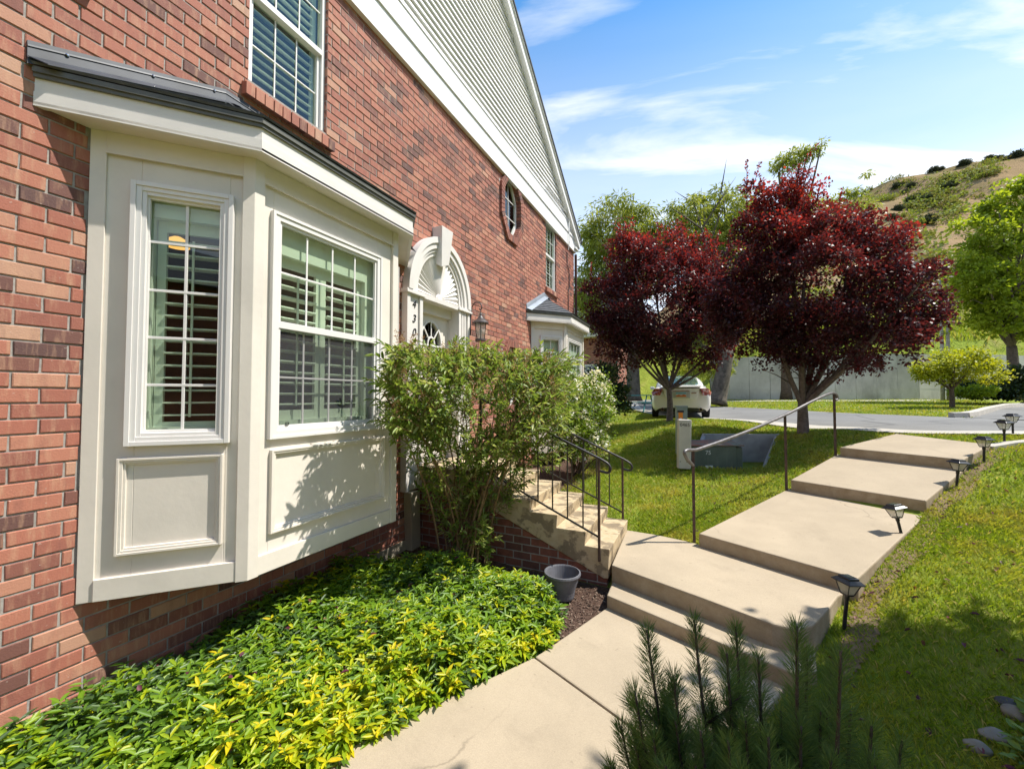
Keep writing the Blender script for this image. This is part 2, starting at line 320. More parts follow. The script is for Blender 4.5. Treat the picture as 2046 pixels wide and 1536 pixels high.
def transformer_mat():
    m, t, b = nmat('transformer_green')
    c = ramp(t, noise(t, 3, 6, .6), [(.3, (.075, .095, .07)), (.7, (.115, .14, .105))])
    s = ramp(t, noise(t, 1, 6, .7, mapping(t, geopos(t), (20, 20, 1.5))), [(.5, 0.0), (.8, .55)])
    c = mix(t, s, c, (.20, .21, .17))
    t.links.new(c, b.inputs['Base Color']); b.inputs['Roughness'].default_value = .6
transformer_mat()
def lid_mat():
    m, t, b = nmat('transformer_lid')
    c = ramp(t, noise(t, 4.5, 7, .65), [(.42, (.15, .17, .14)), (.52, (.22, .14, .11)), (.7, (.30, .12, .08))])
    t.links.new(c, b.inputs['Base Color']); b.inputs['Roughness'].default_value = .7
lid_mat()

# ---------------------------------------------------------------- mesh helpers
class MB:
    def __init__(s): s.v = []; s.f = []; s.n = 0; s.a = []
    def add(s, vs, fs, a=None):
        o = len(s.v); s.v.extend([tuple(p) for p in vs]); s.f.extend([tuple(i + o for i in f) for f in fs])
        s.a.extend([a if a is not None else (.5, .5)] * len(vs)); return s
    def box(s, x0, x1, y0, y1, z0, z1, T=None, a=None):
        vs = [Vector((x, y, z)) for z in (z0, z1) for y in (y0, y1) for x in (x0, x1)]
        if T is not None: vs = [T @ v for v in vs]
        return s.add(vs, [(0, 2, 3, 1), (4, 5, 7, 6), (0, 1, 5, 4), (2, 6, 7, 3), (0, 4, 6, 2), (1, 3, 7, 5)], a)
    def prism(s, pts, ext, a=None):
        n = len(pts); e = Vector(ext); P = [Vector(p) for p in pts]
        return s.add(P + [p + e for p in P], [tuple(range(n))[::-1], tuple(range(n, 2 * n))] + [(i, (i + 1) % n, n + (i + 1) % n, n + i) for i in range(n)], a)
    def plate(s, poly, zb, a=None):   # poly: (x, y, ztop)
        n = len(poly); top = [Vector(p) for p in poly]; bot = [Vector((p[0], p[1], p[2] - zb)) for p in poly]
        return s.add(bot + top, [tuple(range(n))[::-1], tuple(range(n, 2 * n))] + [(i, (i + 1) % n, n + (i + 1) % n, n + i) for i in range(n)], a)
    def tube(s, path, rad, seg=8, cap=True, sq=False):
        P = [Vector(p) for p in path]; n = len(P)
        if not hasattr(rad, '__len__'): rad = [rad] * n
        ups = None; rings = []
        for i in range(n):
            d = (P[min(i + 1, n - 1)] - P[max(i - 1, 0)]).normalized()
            if ups is None: ups = Vector((0, 0, 1)) if abs(d.z) < .9 else Vector((0, 1, 0))
            x = d.cross(ups).normalized(); y = x.cross(d).normalized(); ups = y
            ring = []
            for k in range(seg):
                an = 2 * PI * (k + (.5 if sq else 0)) / seg
                ring.append(P[i] + (x * math.cos(an) + y * math.sin(an)) * rad[i])
            rings.append(ring)
        vs = [p for r in rings for p in r]; fs = []
        for i in range(n - 1):
            for k in range(seg): fs.append((i * seg + k, i * seg + (k + 1) % seg, (i + 1) * seg + (k + 1) % seg, (i + 1) * seg + k))
        if cap: fs += [tuple(range(seg))[::-1], tuple(range((n - 1) * seg, n * seg))]
        return s.add(vs, fs)
    def lathe(s, prof, c=(0, 0, 0), seg=24, T=None):
        vs = []; fs = []; n = len(prof)
        for r, z in prof:
            for k in range(seg):
                an = 2 * PI * k / seg; v = Vector((c[0] + r * math.cos(an), c[1] + r * math.sin(an), c[2] + z)); vs.append(T @ v if T is not None else v)
        for i in range(n - 1):
            for k in range(seg): fs.append((i * seg + k, i * seg + (k + 1) % seg, (i + 1) * seg + (k + 1) % seg, (i + 1) * seg + k))
        if prof[0][0] > 1e-4: fs.append(tuple(range(seg))[::-1])
        if prof[-1][0] > 1e-4: fs.append(tuple(range((n - 1) * seg, n * seg)))
        return s.add(vs, fs)
    def sweep(s, pts, z0, z1, t0, t1):   # box section along an open plan polyline, offset t0..t1 outward (to the right)
        P = [Vector((p[0], p[1])) for p in pts]; n = len(P)
        nr = []
        for i in range(n - 1):
            d = (P[i + 1] - P[i]).normalized(); nr.append(Vector((d.y, -d.x)))
        def off(i, t):
            if i == 0: return P[0] + nr[0] * t
            if i == n - 1: return P[-1] + nr[-1] * t
            m = (nr[i - 1] + nr[i]); m = m / m.dot(nr[i]) if abs(m.dot(nr[i])) > 1e-6 else nr[i]
            return P[i] + m * t
        vs = []; fs = []
        for i in range(n):
            a = off(i, t0); b = off(i, t1)
            vs += [(a.x, a.y, z0), (b.x, b.y, z0), (b.x, b.y, z1), (a.x, a.y, z1)]
        for i in range(n - 1):
            for k in range(4): fs.append((i * 4 + k, i * 4 + (k + 1) % 4, i * 4 + 4 + (k + 1) % 4, i * 4 + 4 + k))
        fs += [(0, 1, 2, 3), tuple(range(n * 4 - 4, n * 4))[::-1]]
        return s.add(vs, fs)
    def build(s, name, mat, parent=None, bevel=0, smooth=False, attrs=False, recalc=True):
        me = bpy.data.meshes.new(name)
        o0 = Vector((0, 0, 0)); p = parent
        while p is not None: o0 = o0 + Vector(p.location); p = p.parent
        me.from_pydata([tuple(Vector(v) - o0) for v in s.v], [], s.f)
        if recalc:
            b = bmesh.new(); b.from_mesh(me); bmesh.ops.recalc_face_normals(b, faces=b.faces); b.to_mesh(me); b.free()
        if attrs:
            for k, nm in enumerate(('rnd', 'rnd2')):
                at = me.attributes.new(nm, 'FLOAT', 'POINT'); at.data.foreach_set('value', [q[k] for q in s.a])
        return finish(name, me, mat, parent, bevel, smooth)
def finish(name, me, mat, parent, bevel=0, smooth=False):
    me.materials.append(MATS[mat])
    if smooth: me.polygons.foreach_set('use_smooth', [True] * len(me.polygons))
    o = bpy.data.objects.new(name, me); C.objects.link(o); o.parent = parent
    if bevel:
        m = o.modifiers.new('bevel', 'BEVEL'); m.width = bevel; m.segments = 2; m.limit_method = 'ANGLE'; m.angle_limit = R(40)
    return o
def tag(o, label=None, cat=None, group=None, kind=None):
    for k, v in (('label', label), ('category', cat), ('group', group), ('kind', kind)):
        if v: o[k] = v
    return o
def thing(name, label, cat, loc=(0, 0, 0), group=None):
    o = bpy.data.objects.new(name, None); C.objects.link(o); o.location = loc; o.empty_display_size = .1
    return tag(o, label, cat, group)
def copy_tree(o, parent=None):
    c = o.copy(); C.objects.link(c)
    if parent is not None: c.parent = parent
    for ch in [x for x in S.objects if x.parent == o]: copy_tree(ch, c)
    return c
def np_mesh(name, V, F, mat, parent=None, rnd=None, extra=None, smooth=False):
    me = bpy.data.meshes.new(name); V = np.asarray(V, np.float32).reshape(-1, 3); F = np.asarray(F, np.int32)
    o0 = np.zeros(3); p = parent
    while p is not None: o0 = o0 + np.array(p.location); p = p.parent
    V = V - o0.astype(np.float32)
    me.vertices.add(len(V)); me.vertices.foreach_set('co', V.ravel())
    k = F.shape[1]; me.loops.add(F.size); me.loops.foreach_set('vertex_index', F.ravel())
    me.polygons.add(len(F)); me.polygons.foreach_set('loop_start', np.arange(len(F), dtype=np.int32) * k)
    me.update(calc_edges=True); me.validate()
    if rnd is not None: me.attributes.new('rnd', 'FLOAT', 'POINT').data.foreach_set('value', np.asarray(rnd, np.float32))
    if extra:
        for nm, val in extra.items(): me.attributes.new(nm, 'FLOAT', 'POINT').data.foreach_set('value', np.asarray(val, np.float32))
    return finish(name, me, mat, parent, 0, smooth)
def unit(a): return a / np.maximum(np.linalg.norm(a, axis=-1, keepdims=True), 1e-9)
def rdir(n): return unit(rng.normal(size=(n, 3)))
def leaves(P, D, Nn, ln, wd, rnd, fine=False, curl=.25):
    """folded leaves: base P, axis D, approx normal Nn"""
    n = len(P); D = unit(D); Sd = unit(np.cross(D, Nn)); Nn = np.cross(Sd, D)
    ln = np.broadcast_to(np.asarray(ln, float), (n,))[:, None]; wd = np.broadcast_to(np.asarray(wd, float), (n,))[:, None]
    if not fine:
        V = np.stack([P, P + D * ln * .5 + Sd * wd + Nn * wd * curl, P + D * ln - Nn * ln * curl * .3, P + D * ln * .5 - Sd * wd + Nn * wd * curl], 1)
        F = np.arange(n)[:, None] * 4 + np.array([[0, 1, 2, 3]]); rr = np.repeat(rnd, 4)
        return V.reshape(-1, 3), F, rr
    up = Nn * wd * curl
    V = np.stack([P, P + D * ln * .28 + Sd * wd * .85 + up, P + D * ln * .66 + Sd * wd * .8 + up - Nn * ln * curl * .25, P + D * ln - Nn * ln * curl * .7,
                  P + D * ln * .66 - Sd * wd * .8 + up - Nn * ln * curl * .25, P + D * ln * .28 - Sd * wd * .85 + up], 1)
    b = np.arange(n)[:, None] * 6
    F = np.concatenate([b + np.array([[0, 1, 2, 3]]), b + np.array([[0, 3, 4, 5]])])
    return V.reshape(-1, 3), F, np.repeat(rnd, 6)
def cat(parts):
    V = []; F = []; r = []; o = 0
    for v, f, q in parts: V.append(v); F.append(f + o); r.append(q); o += len(v)
    return np.concatenate(V), np.concatenate(F), np.concatenate(r)
def in_view(P, margin=.15, near=.2):
    d = P - CAMP; z = d @ FWD; u = (d @ RGT) / np.maximum(z, .05) / 1.263; v = (d @ UPV) / np.maximum(z, .05) / .948
    return (z > near) & (np.abs(u) < 1 + margin) & (np.abs(v) < 1 + margin)
def text_mesh(name, body, size, mat, T, parent, shear=0, ext=.004, align='CENTER'):
    cu = bpy.data.curves.new(name, 'FONT'); cu.body = body; cu.size = size; cu.extrude = ext; cu.align_x = align; cu.shear = shear; cu.resolution_u = 4
    o = bpy.data.objects.new(name, cu); C.objects.link(o)
    dg = bpy.context.evaluated_depsgraph_get(); me = bpy.data.meshes.new_from_object(o.evaluated_get(dg)); bpy.data.objects.remove(o)
    me.transform(T); o0 = Vector((0, 0, 0)); p = parent
    while p is not None: o0 = o0 + Vector(p.location); p = p.parent
    me.transform(Matrix.Translation(-o0)); me.materials.clear(); me.name = name
    return finish(name, me, mat, parent)
def frameT(origin, s, n):   # local x along s, y along outward normal n, z up
    s = Vector(s).normalized(); n = Vector(n).normalized(); z = Vector((0, 0, 1))
    return Matrix(((s.x, n.x, z.x, origin[0]), (s.y, n.y, z.y, origin[1]), (s.z, n.z, z.z, origin[2]), (0, 0, 0, 1)))
def spline(pts, n=8):
    P = [Vector(p) for p in pts]; o = []
    for i in range(len(P) - 1):
        p0 = P[max(i - 1, 0)]; p1 = P[i]; p2 = P[i + 1]; p3 = P[min(i + 2, len(P) - 1)]
        for k in range(n):
            t = k / n; o.append(.5 * ((2 * p1) + (p2 - p0) * t + (2 * p0 - 5 * p1 + 4 * p2 - p3) * t * t + (3 * p1 - p0 - 3 * p2 + p3) * t ** 3))
    o.append(P[-1]); return o

# ---------------------------------------------------------------- terrain
CP = np.array([
 (-1.5,-3,-1.95),(0,-3,-1.95),(0,1.1,-1.88),(0,2.4,-1.86),(0,3.5,-1.82),(1.0,3.6,-1.86),(1.0,1.5,-1.92),(1.9,3.5,-1.90),(2.35,3.5,-1.93),(-1.5,3,-1.9),
 (1.35,1.47,-1.94),(1.9,2.55,-1.94),(3.6,3.1,-1.92),(3,1.6,-1.94),(3.2,0,-1.93),(2,-1.5,-1.95),(5,0,-1.82),(4.0,2.6,-1.84),(8,-2,-1.7),(8,1,-1.6),(6,2,-1.66),(4.4,3.0,-1.76),
 (2.42,5.1,-1.66),(3.0,5.0,-1.64),(2.4,4.3,-1.80),(3.4,4.2,-1.80),(4.12,3.75,-1.74),(4.25,4.2,-1.68),(4.5,4.4,-1.56),(4.95,5.15,-1.43),(5.42,5.95,-1.29),(3.6,5.75,-1.52),(4.15,6.65,-1.36),
 (4.2,6.85,-1.30),(5.0,7.75,-1.02),(5.55,6.15,-1.20),(6.2,6.95,-.98),(6.3,7.1,-.90),(5.05,8.0,-.93),(6.0,9.0,-.70),(6.75,7.75,-.72),(6.1,9.15,-.67),(7.4,9.25,-.60),(8.6,9.3,-.58),(7.1,8.1,-.66),(6.4,9.6,-.64),(11,9,-.58),
 (2.9,7.9,-1.28),(3.9,8.4,-1.31),(4.35,8.5,-1.25),(3.19,9.53,-.82),(4.64,10.2,-.82),(2.75,9.2,-1.02),(2.33,12.2,-.69),(5.0,9.8,-.74),(3.3,7.0,-1.42),
 (1.1,8.2,-1.42),(1.0,6.5,-1.58),(2.0,6.5,-1.55),(0,8,-1.45),(0.3,10.5,-1.15),(0.4,16,-.74),(1.5,12,-.82),(-1.5,9,-1.4),(-1.5,16,-.8),
 (7,5,-1.22),(8,3,-1.36),(9,5,-.95),(8,6.4,-.85),(10,3,-1.1),(10,7,-.68),
 (3.4,13.9,-.70),(4.9,11.4,-.69),(1.6,17,-.70),(.2,21,-.60),
 (9.27,14.3,-.56),(7.5,16.5,-.55),(5.6,18.8,-.50),(3.5,21.1,-.46),(2.2,24,-.45),(10.8,12.2,-.6),(13.5,8,-.62),
 (11.2,19.8,-.38),(8.5,21.5,-.36),(4.4,28,-.2),(14,30,-.15),(20,34,-.12),(15,24,-.42),(22,20,-.4),(20,10,-.5),(0,30,-.1),(-3,36,-.1),(10,40,-.1),(24,40,-.1),(16,0,-1.2)], float)
def _tps(r2): return np.where(r2 > 1e-12, r2 * np.log(np.maximum(r2, 1e-12)), 0)
_A = np.zeros((len(CP) + 3, len(CP) + 3)); _n = len(CP)
_A[:_n, :_n] = _tps(((CP[:, None, :2] - CP[None, :, :2]) ** 2).sum(-1)) + np.eye(_n) * .03
_A[:_n, _n] = 1; _A[:_n, _n + 1:] = CP[:, :2]; _A[_n, :_n] = 1; _A[_n + 1:, :_n] = CP[:, :2].T
_W = np.linalg.solve(_A, np.concatenate([CP[:, 2], np.zeros(3)]))
def zt(x, y):
    x = np.atleast_1d(np.asarray(x, float)); y = np.atleast_1d(np.asarray(y, float))
    xc = np.clip(x, -1.5, 24); yc = np.clip(y, -3, 40)
    q = np.stack([xc.ravel(), yc.ravel()], -1)
    z = _tps(((q[:, None] - CP[None, :, :2]) ** 2).sum(-1)) @ _W[:_n] + _W[_n] + q @ _W[_n + 1:]
    return z.reshape(x.shape)
def z1(x, y): return float(zt(x, y)[0])
def in_poly(x, y, poly):
    x = np.asarray(x); y = np.asarray(y); r = np.zeros(x.shape, bool); n = len(poly)
    for i in range(n):
        x0, y0 = poly[i][:2]; x1, y1 = poly[(i + 1) % n][:2]
        c = ((y0 > y) != (y1 > y)) & (x < (x1 - x0) * (y - y0) / ((y1 - y0) if abs(y1 - y0) > 1e-9 else 1e-9) + x0); r ^= c
    return r
WELL = [(2.93, 7.98), (4.20, 8.62), (4.66, 10.22), (3.17, 9.55)]
gx = np.concatenate([[-900, -300, -100, -30, -8, -3], np.arange(-1.5, 9, .1), np.arange(9, 24, .5), [26, 32, 60, 150, 400, 1200]])
gy = np.concatenate([[-600, -200, -60, -20, -8], np.arange(-3, 13, .1), np.arange(13, 40, .5), [42, 60, 120, 300, 1500]])
GX, GY = np.meshgrid(gx, gy, indexing='ij')
GZ = zt(GX.ravel(), GY.ravel()).reshape(GX.shape)
GZ[in_poly(GX, GY, WELL)] = -1.36
ii = np.arange(len(gx) * len(gy)).reshape(len(gx), len(gy))
GF = np.stack([ii[:-1, :-1], ii[1:, :-1], ii[1:, 1:], ii[:-1, 1:]], -1).reshape(-1, 4)
lawn = np_mesh('lawn', np.stack([GX, GY, GZ], -1).reshape(-1, 3), GF, 'lawn_base', smooth=True); tag(lawn, kind='structure')

def patch(name, poly, mat, dz, step=.07):
    P = np.array([p[:2] for p in poly]); xs = np.arange(P[:, 0].min(), P[:, 0].max() + step, step); ys = np.arange(P[:, 1].min(), P[:, 1].max() + step, step)
    X, Y = np.meshgrid(xs, ys, indexing='ij'); Z = zt(X.ravel(), Y.ravel()).reshape(X.shape) + dz
    i = np.arange(X.size).reshape(X.shape); F = np.stack([i[:-1, :-1], i[1:, :-1], i[1:, 1:], i[:-1, 1:]], -1).reshape(-1, 4)
    cx = X.ravel()[F].mean(1); cy = Y.ravel()[F].mean(1)
    o = np_mesh(name, np.stack([X, Y, Z], -1).reshape(-1, 3), F[in_poly(cx, cy, poly)], mat, smooth=True); return tag(o, kind='structure')
BED = [(-.3, -3), (.6, -3), (.75, -1), (1.1, .4), (1.6, 1.6), (2.15, 2.6), (2.45, 3.3), (2.5, 3.98), (-.3, 4.1)]
patch('mulch_bed', BED, 'mulch', .012)
patch('mulch_bed', [(-.1, 5.1), (.9, 5.1), (1.25, 7.2), (1.45, 8.2), (1.2, 9.2), (.9, 10.6), (-.1, 11)], 'mulch', .012)
patch('mulch_bed', [(5.08 + .40 * math.cos(a) * (1 + .15 * math.sin(3 * a)), 9.85 + .34 * math.sin(a)) for a in np.linspace(0, 2 * PI, 18)[:-1]], 'mulch', .01)

for ea, eb in (((3.90, 3.30), (4.34, 4.28)), ((4.31, 4.18), (5.45, 6.06)), ((5.42, 6.02), (6.18, 7.06)), ((6.15, 7.02), (6.74, 7.78))):
    d_ = Vector((eb[0] - ea[0], eb[1] - ea[1])).normalized(); n_ = Vector((d_.y, -d_.x)) * .17
    patch('soil_edge', [ea, (ea[0] + n_.x * .6, ea[1] + n_.y * .6), ((ea[0] + eb[0]) / 2 + n_.x * 1.1, (ea[1] + eb[1]) / 2 + n_.y * 1.1), (eb[0] + n_.x * .7, eb[1] + n_.y * .7), eb], 'dry_soil', .016, .03)
RN = [(14, 8.3), (11, 9.0), (8.6, 9.4), (7.4, 9.35), (6.5, 9.6), (5.2, 11.4), (3.54, 14.0), (1.75, 17.0), (.35, 21), (-.9, 28), (-2, 36)]
RF = [(13.5, 8), (12, 10.3), (10.8, 12.2), (9.27, 14.3), (8.4, 15.4), (7.5, 16.5), (5.6, 18.8), (3.5, 21.1), (2.2, 24), (1, 30)]
RF = [(16, 11), (13.5, 11.6), (11.5, 12.4), (10.2, 13.2)] + RF[3:]
def strip(name, A, B, mat, dz, sub=6, nt_=10, kind='structure', zf=None):
    A = np.array(spline([(a[0], a[1], 0) for a in A], sub))[:, :2]; B = np.array(spline([(a[0], a[1], 0) for a in B], sub))[:, :2]
    T = np.linspace(0, 1, nt_)[None, :, None]; Pn = A[:, None] * (1 - T) + B[:, None] * T
    Z = zt(Pn[..., 0].ravel(), Pn[..., 1].ravel()).reshape(Pn.shape[:2]) + dz
    V = np.concatenate([Pn, Z[..., None]], -1); i = np.arange(V.shape[0] * V.shape[1]).reshape(V.shape[:2])
    F = np.stack([i[:-1, :-1], i[1:, :-1], i[1:, 1:], i[:-1, 1:]], -1).reshape(-1, 4)
    return tag(np_mesh(name, V.reshape(-1, 3), F, mat, smooth=True), kind=kind)
strip('road', RN, RF, 'asphalt', .03)
def offs(P, d): 
    P = np.array(P, float); t = np.gradient(P, axis=0); t = unit(t); return [tuple(p) for p in P + np.stack([t[:, 1], -t[:, 0]], -1) * d]
strip('gutter', offs(RN, .10), offs(RN, -.42), 'kerb_concrete', .038, nt_=4)
strip('road', [(9.2, 14.2), (11, 17.2), (13, 20.6), (15.2, 24.3)], [(14.5, 11.0), (18, 13), (24, 16), (30, 20)], 'asphalt', .034)
kb = MB()
ks = [(9.05, 14.45), (9.35, 14.55), (9.8, 15.2), (11, 17.2), (13, 20.6), (15.2, 24.3)]
for a, b in zip(ks[:-1], ks[1:]):
    d = Vector((b[0] - a[0], b[1] - a[1], 0)).normalized(); n = Vector((d.y, -d.x, 0)) * .1
    kb.add([(a[0] - n.x, a[1] - n.y, z1(*a) - .1), (a[0] + n.x, a[1] + n.y, z1(*a) - .1), (a[0] + n.x * .7, a[1] + n.y * .7, z1(*a) + .15), (a[0] - n.x, a[1] - n.y, z1(*a) + .16),
            (b[0] - n.x, b[1] - n.y, z1(*b) - .1), (b[0] + n.x, b[1] + n.y, z1(*b) - .1), (b[0] + n.x * .7, b[1] + n.y * .7, z1(*b) + .15), (b[0] - n.x, b[1] - n.y, z1(*b) + .16)],
           [(0, 1, 2, 3), (4, 7, 6, 5), (0, 4, 5, 1), (1, 5, 6, 2), (2, 6, 7, 3), (3, 7, 4, 0)])
tag(kb.build('kerb', 'kerb_concrete'), kind='structure')
kb = MB(); ks = [(6.70, 7.80), (7.0, 8.0), (7.5, 8.3), (8.5, 8.75), (10.5, 9.0)]
for a, b in zip(ks[:-1], ks[1:]):
    za, zb = z1(*a), z1(*b); d = Vector((b[0] - a[0], b[1] - a[1], 0)).normalized(); n = Vector((d.y, -d.x, 0)) * .07
    kb.add([(a[0] - n.x, a[1] - n.y, za - .1), (a[0] + n.x, a[1] + n.y, za - .1), (a[0] + n.x, a[1] + n.y, za + .05), (a[0] - n.x, a[1] - n.y, za + .05),
            (b[0] - n.x, b[1] - n.y, zb - .1), (b[0] + n.x, b[1] + n.y, zb - .1), (b[0] + n.x, b[1] + n.y, zb + .05), (b[0] - n.x, b[1] - n.y, zb + .05)],
           [(0, 1, 2, 3), (4, 7, 6, 5), (0, 4, 5, 1), (1, 5, 6, 2), (2, 6, 7, 3), (3, 7, 4, 0)])
tag(kb.build('kerb', 'kerb_concrete'), kind='structure')
strip('pavement', [(14.2, 28.2), (9, 26.4), (4.5, 26.2), (3.4, 27.5)], [(14.2, 29.3), (9, 27.8), (4.5, 27.4), (3.4, 28.6)], 'kerb_concrete', .03, nt_=3)

# concrete walk: flat flags with real risers between them
pth = MB()
J1, J2 = (2.075, 2.768), (2.888, 2.396)
zl = -1.873
pth.plate([(2.41, 3.72, zl), (3.66, 3.19, zl), (3.35, 2.55, zl), (2.96, 2.363, zl), (2.075, 2.776, zl), (2.2, 3.12, zl)], .14)
pth.plate([(2.07, 2.766, zl), (2.955, 2.353, zl), (3.3, 2.45, zl), (2.65, .8, zl), (2.2, -.4, zl), (2.0, -3, zl), (.55, -3, zl), (.7, -1, zl), (1.0, .5, zl), (1.35, 1.44, zl), (1.72, 2.15, zl)], .14)
pth.plate([(2.40, 3.68, -1.763), (3.72, 3.155, -1.763), (3.84, 3.25, -1.763), (3.9, 3.62, -1.763), (2.39, 4.05, -1.763)], .3)
pth.plate([(2.386, 3.96, -1.603), (3.16, 3.635, -1.603), (3.62, 3.43, -1.603), (3.76, 3.42, -1.603), (3.88, 3.53, -1.603), (4.03, 3.83, -1.603), (4.16, 4.12, -1.603), (4.30, 4.32, -1.603), (3.3, 4.86, -1.603), (3.0, 4.97, -1.603), (2.7, 5.04, -1.603), (2.34, 5.07, -1.603)], .3)
pth.plate([(3.137, 4.858, -1.468), (4.315, 4.21, -1.468), (5.44, 6.08, -1.285), (4.27, 6.85, -1.285)], .3)
pth.plate([(4.28, 6.754, -1.143), (5.41, 6.03, -1.143), (6.16, 7.07, -.91), (5.11, 8.02, -.90)], .32)
pth.plate([(5.11, 7.9, -.78), (6.14, 7.03, -.78), (6.74, 7.80, -.645), (6.17, 9.08, -.625)], .35)
tag(pth.build('path', 'concrete', bevel=.012), kind='structure')

# ---------------------------------------------------------------- townhouse
WY1 = 10.82; Y0 = -5.0; SOF = 4.0
house = thing('townhouse', 'red brick townhouse with cream bay windows and white clapboard gable', 'house', (0, 4, -1.9))
BAYS = (0.0, 6.66)
UPW = [(1.93, 2.66, 2.50, 4.2), (8.60, 9.32, 2.55, 4.2)]
SILL_L = (-.55, .95)      # upper window just out of the frame at the left
openings = [(by + 1.062, by + 3.55, -1.16, 1.72) for by in BAYS] + UPW + [(.25, .98, 2.50, 4.2), (3.98, 4.9, -.9, 1.55), (4.14, 4.76, 1.55, 1.84)]
OCT = [(6.76, 3.53, .38, .56), (6.76, .38, .38, .56)]   # centre y, z, half width, half height
def octp(c, grow=0):
    cy, cz, a, b = c; a += grow; b += grow; k = .42
    return [(cy - a * k, cz - b), (cy + a * k, cz - b), (cy + a, cz - b * k), (cy + a, cz + b * k), (cy + a * k, cz + b), (cy - a * k, cz + b), (cy - a, cz + b * k), (cy - a, cz - b * k)]
def brick_run(mb, y0, y1, z0, z1_, course, xoff=0):
    """running bond with real joints on the plane x = 0"""
    BL, BH, J = .203, .0813, .0095
    nrow = int((z1_ - z0) / BH)
    for r in range(nrow):
        za = z0 + r * BH; zb = za + BH - J
        y = y0 - (BL / 2 if r % 2 else 0)
        while y < y1:
            ya, yb = y, y + BL - J; y += BL
            segs = [(max(ya, y0), min(yb, y1))]
            for oi, (o0, o1, p0, p1) in enumerate(openings):
                if zb > p0 and za < p1:
                    a0, a1 = o0, o1
                    if oi < 2:       # toothed edge of the brickwork against the bay trim
                        a0 += (-.006 if (r // 3) % 2 else -.03) + .006 * math.sin(r * 2.3)
                    ns = []
                    for s0, s1 in segs:
                        if s1 <= a0 or s0 >= a1: ns.append((s0, s1)); continue
                        if s0 < a0: ns.append((s0, a0))
                        if s1 > a1: ns.append((a1, s1))
                    segs = ns
            cy, cz = (ya + yb) / 2, (za + zb) / 2
            if any(in_poly(np.array([cy]), np.array([cz]), octp(c, .05))[0] for c in OCT): continue
            for s0, s1 in segs:
                if s1 - s0 < .02: continue
                e = .004; x = random.uniform(-.0025, .0025); b0 = -.05; j = lambda: random.uniform(-.0012, .0012)
                vs = [(b0, s0, za), (b0, s1, za), (b0, s1, zb), (b0, s0, zb), (x - e, s0 + j(), za + j()), (x - e, s1 + j(), za + j()), (x - e, s1 + j(), zb + j()), (x - e, s0 + j(), zb + j()),
                      (x, s0 + e, za + e), (x, s1 - e, za + e), (x, s1 - e, zb - e), (x, s0 + e, zb - e)]
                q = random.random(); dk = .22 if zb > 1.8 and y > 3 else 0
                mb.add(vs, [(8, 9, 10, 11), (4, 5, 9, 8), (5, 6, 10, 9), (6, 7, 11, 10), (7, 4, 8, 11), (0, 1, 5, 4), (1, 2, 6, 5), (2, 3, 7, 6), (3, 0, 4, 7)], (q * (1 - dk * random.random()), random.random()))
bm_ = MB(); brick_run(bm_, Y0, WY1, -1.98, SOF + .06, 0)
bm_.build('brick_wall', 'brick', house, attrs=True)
# mortar bed behind the bricks, with the same openings
mo = MB()
ys = sorted({Y0, WY1} | {v for o in openings for v in o[:2]} | {v for c in OCT for v in (c[0] - c[2], c[0] + c[2])})
zs = sorted({-1.99, SOF + .08} | {v for o in openings for v in o[2:] if v < SOF} | {v for c in OCT for v in (c[1] - c[3], c[1] + c[3])})
for a, b in zip(ys[:-1], ys[1:]):
    for c, d in zip(zs[:-1], zs[1:]):
        cy, cz = (a + b) / 2, (c + d) / 2
        if any(o[0] < cy < o[1] and o[2] < cz < o[3] for o in openings): continue
        if any(abs(cy - q[0]) < q[2] and abs(cz - q[1]) < q[3] for q in OCT): continue
        mo.add([(-.007, a, c), (-.007, b, c), (-.007, b, d), (-.007, a, d)], [(0, 1, 2, 3)])
for c in OCT:
    for sy in (-1, 1):
        for sz in (-1, 1):
            k = .42; mo.add([(-.007, c[0] + sy * c[2], c[1] + sz * c[3]), (-.007, c[0] + sy * c[2] * k, c[1] + sz * c[3]), (-.007, c[0] + sy * c[2], c[1] + sz * c[3] * k)], [(0, 1, 2)])
mo.build('mortar', 'mortar', house)
# end wall and rear body
bd = MB(); bd.box(-9, -.06, WY1 - .25, WY1, -1.98, 4.6); bd.box(-9, -.06, Y0, Y0 + .25, -1.98, 4.6); bd.box(-9, -8.8, Y0 + .25, WY1 - .25, -1.98, 4.6)
bd.build('end_wall', 'brick_end', house)
bd = MB(); bd.box(-8.8, -.06, Y0 + .25, WY1 - .25, 4.3, 4.4); bd.build('ceiling', 'room_dark', house)

# gable: frieze boards, clapboards, rake, roof
SL = .634; PK = 3.2
def rz(y): return 4.40 + SL * (10.83 - y) if y > PK else 4.40 + SL * (10.83 - PK) - SL * (PK - y)
fr = MB()
fr.box(0, .055, Y0, WY1 + .02, SOF - .02, SOF + .30)
fr.box(0, .075, Y0, WY1 + .02, SOF + .30, SOF + .36)
fr.box(-.05, .05, Y0, WY1 - .3, SOF + .40, SOF + .62)
fr.box(.0, .062, Y0, WY1 - .55, SOF + .62, SOF + .66)
fr.build('frieze_board', 'siding_white', house, bevel=.004)
sd = MB(); z = SOF + .665; h = .105
while z < rz(PK) - .1:
    # clapboard clipped by both rakes
    def ylim(zz): return PK + (rz(PK) - zz) / SL
    ya, yb = ylim(z) - .02, ylim(z + h) - .02; la, lb = 2 * PK - ya, 2 * PK - yb
    if yb > PK:
        sd.add([(.046, la, z), (.046, ya, z), (.008, yb, z + h), (.008, lb, z + h), (-.02, la, z), (-.02, ya, z), (-.02, yb, z + h), (-.02, lb, z + h)],
               [(0, 1, 2, 3), (4, 7, 6, 5), (0, 4, 5, 1), (1, 5, 6, 2), (2, 6, 7, 3), (3, 7, 4, 0)])
    z += h
sd.build('gable_siding', 'siding_white', house)
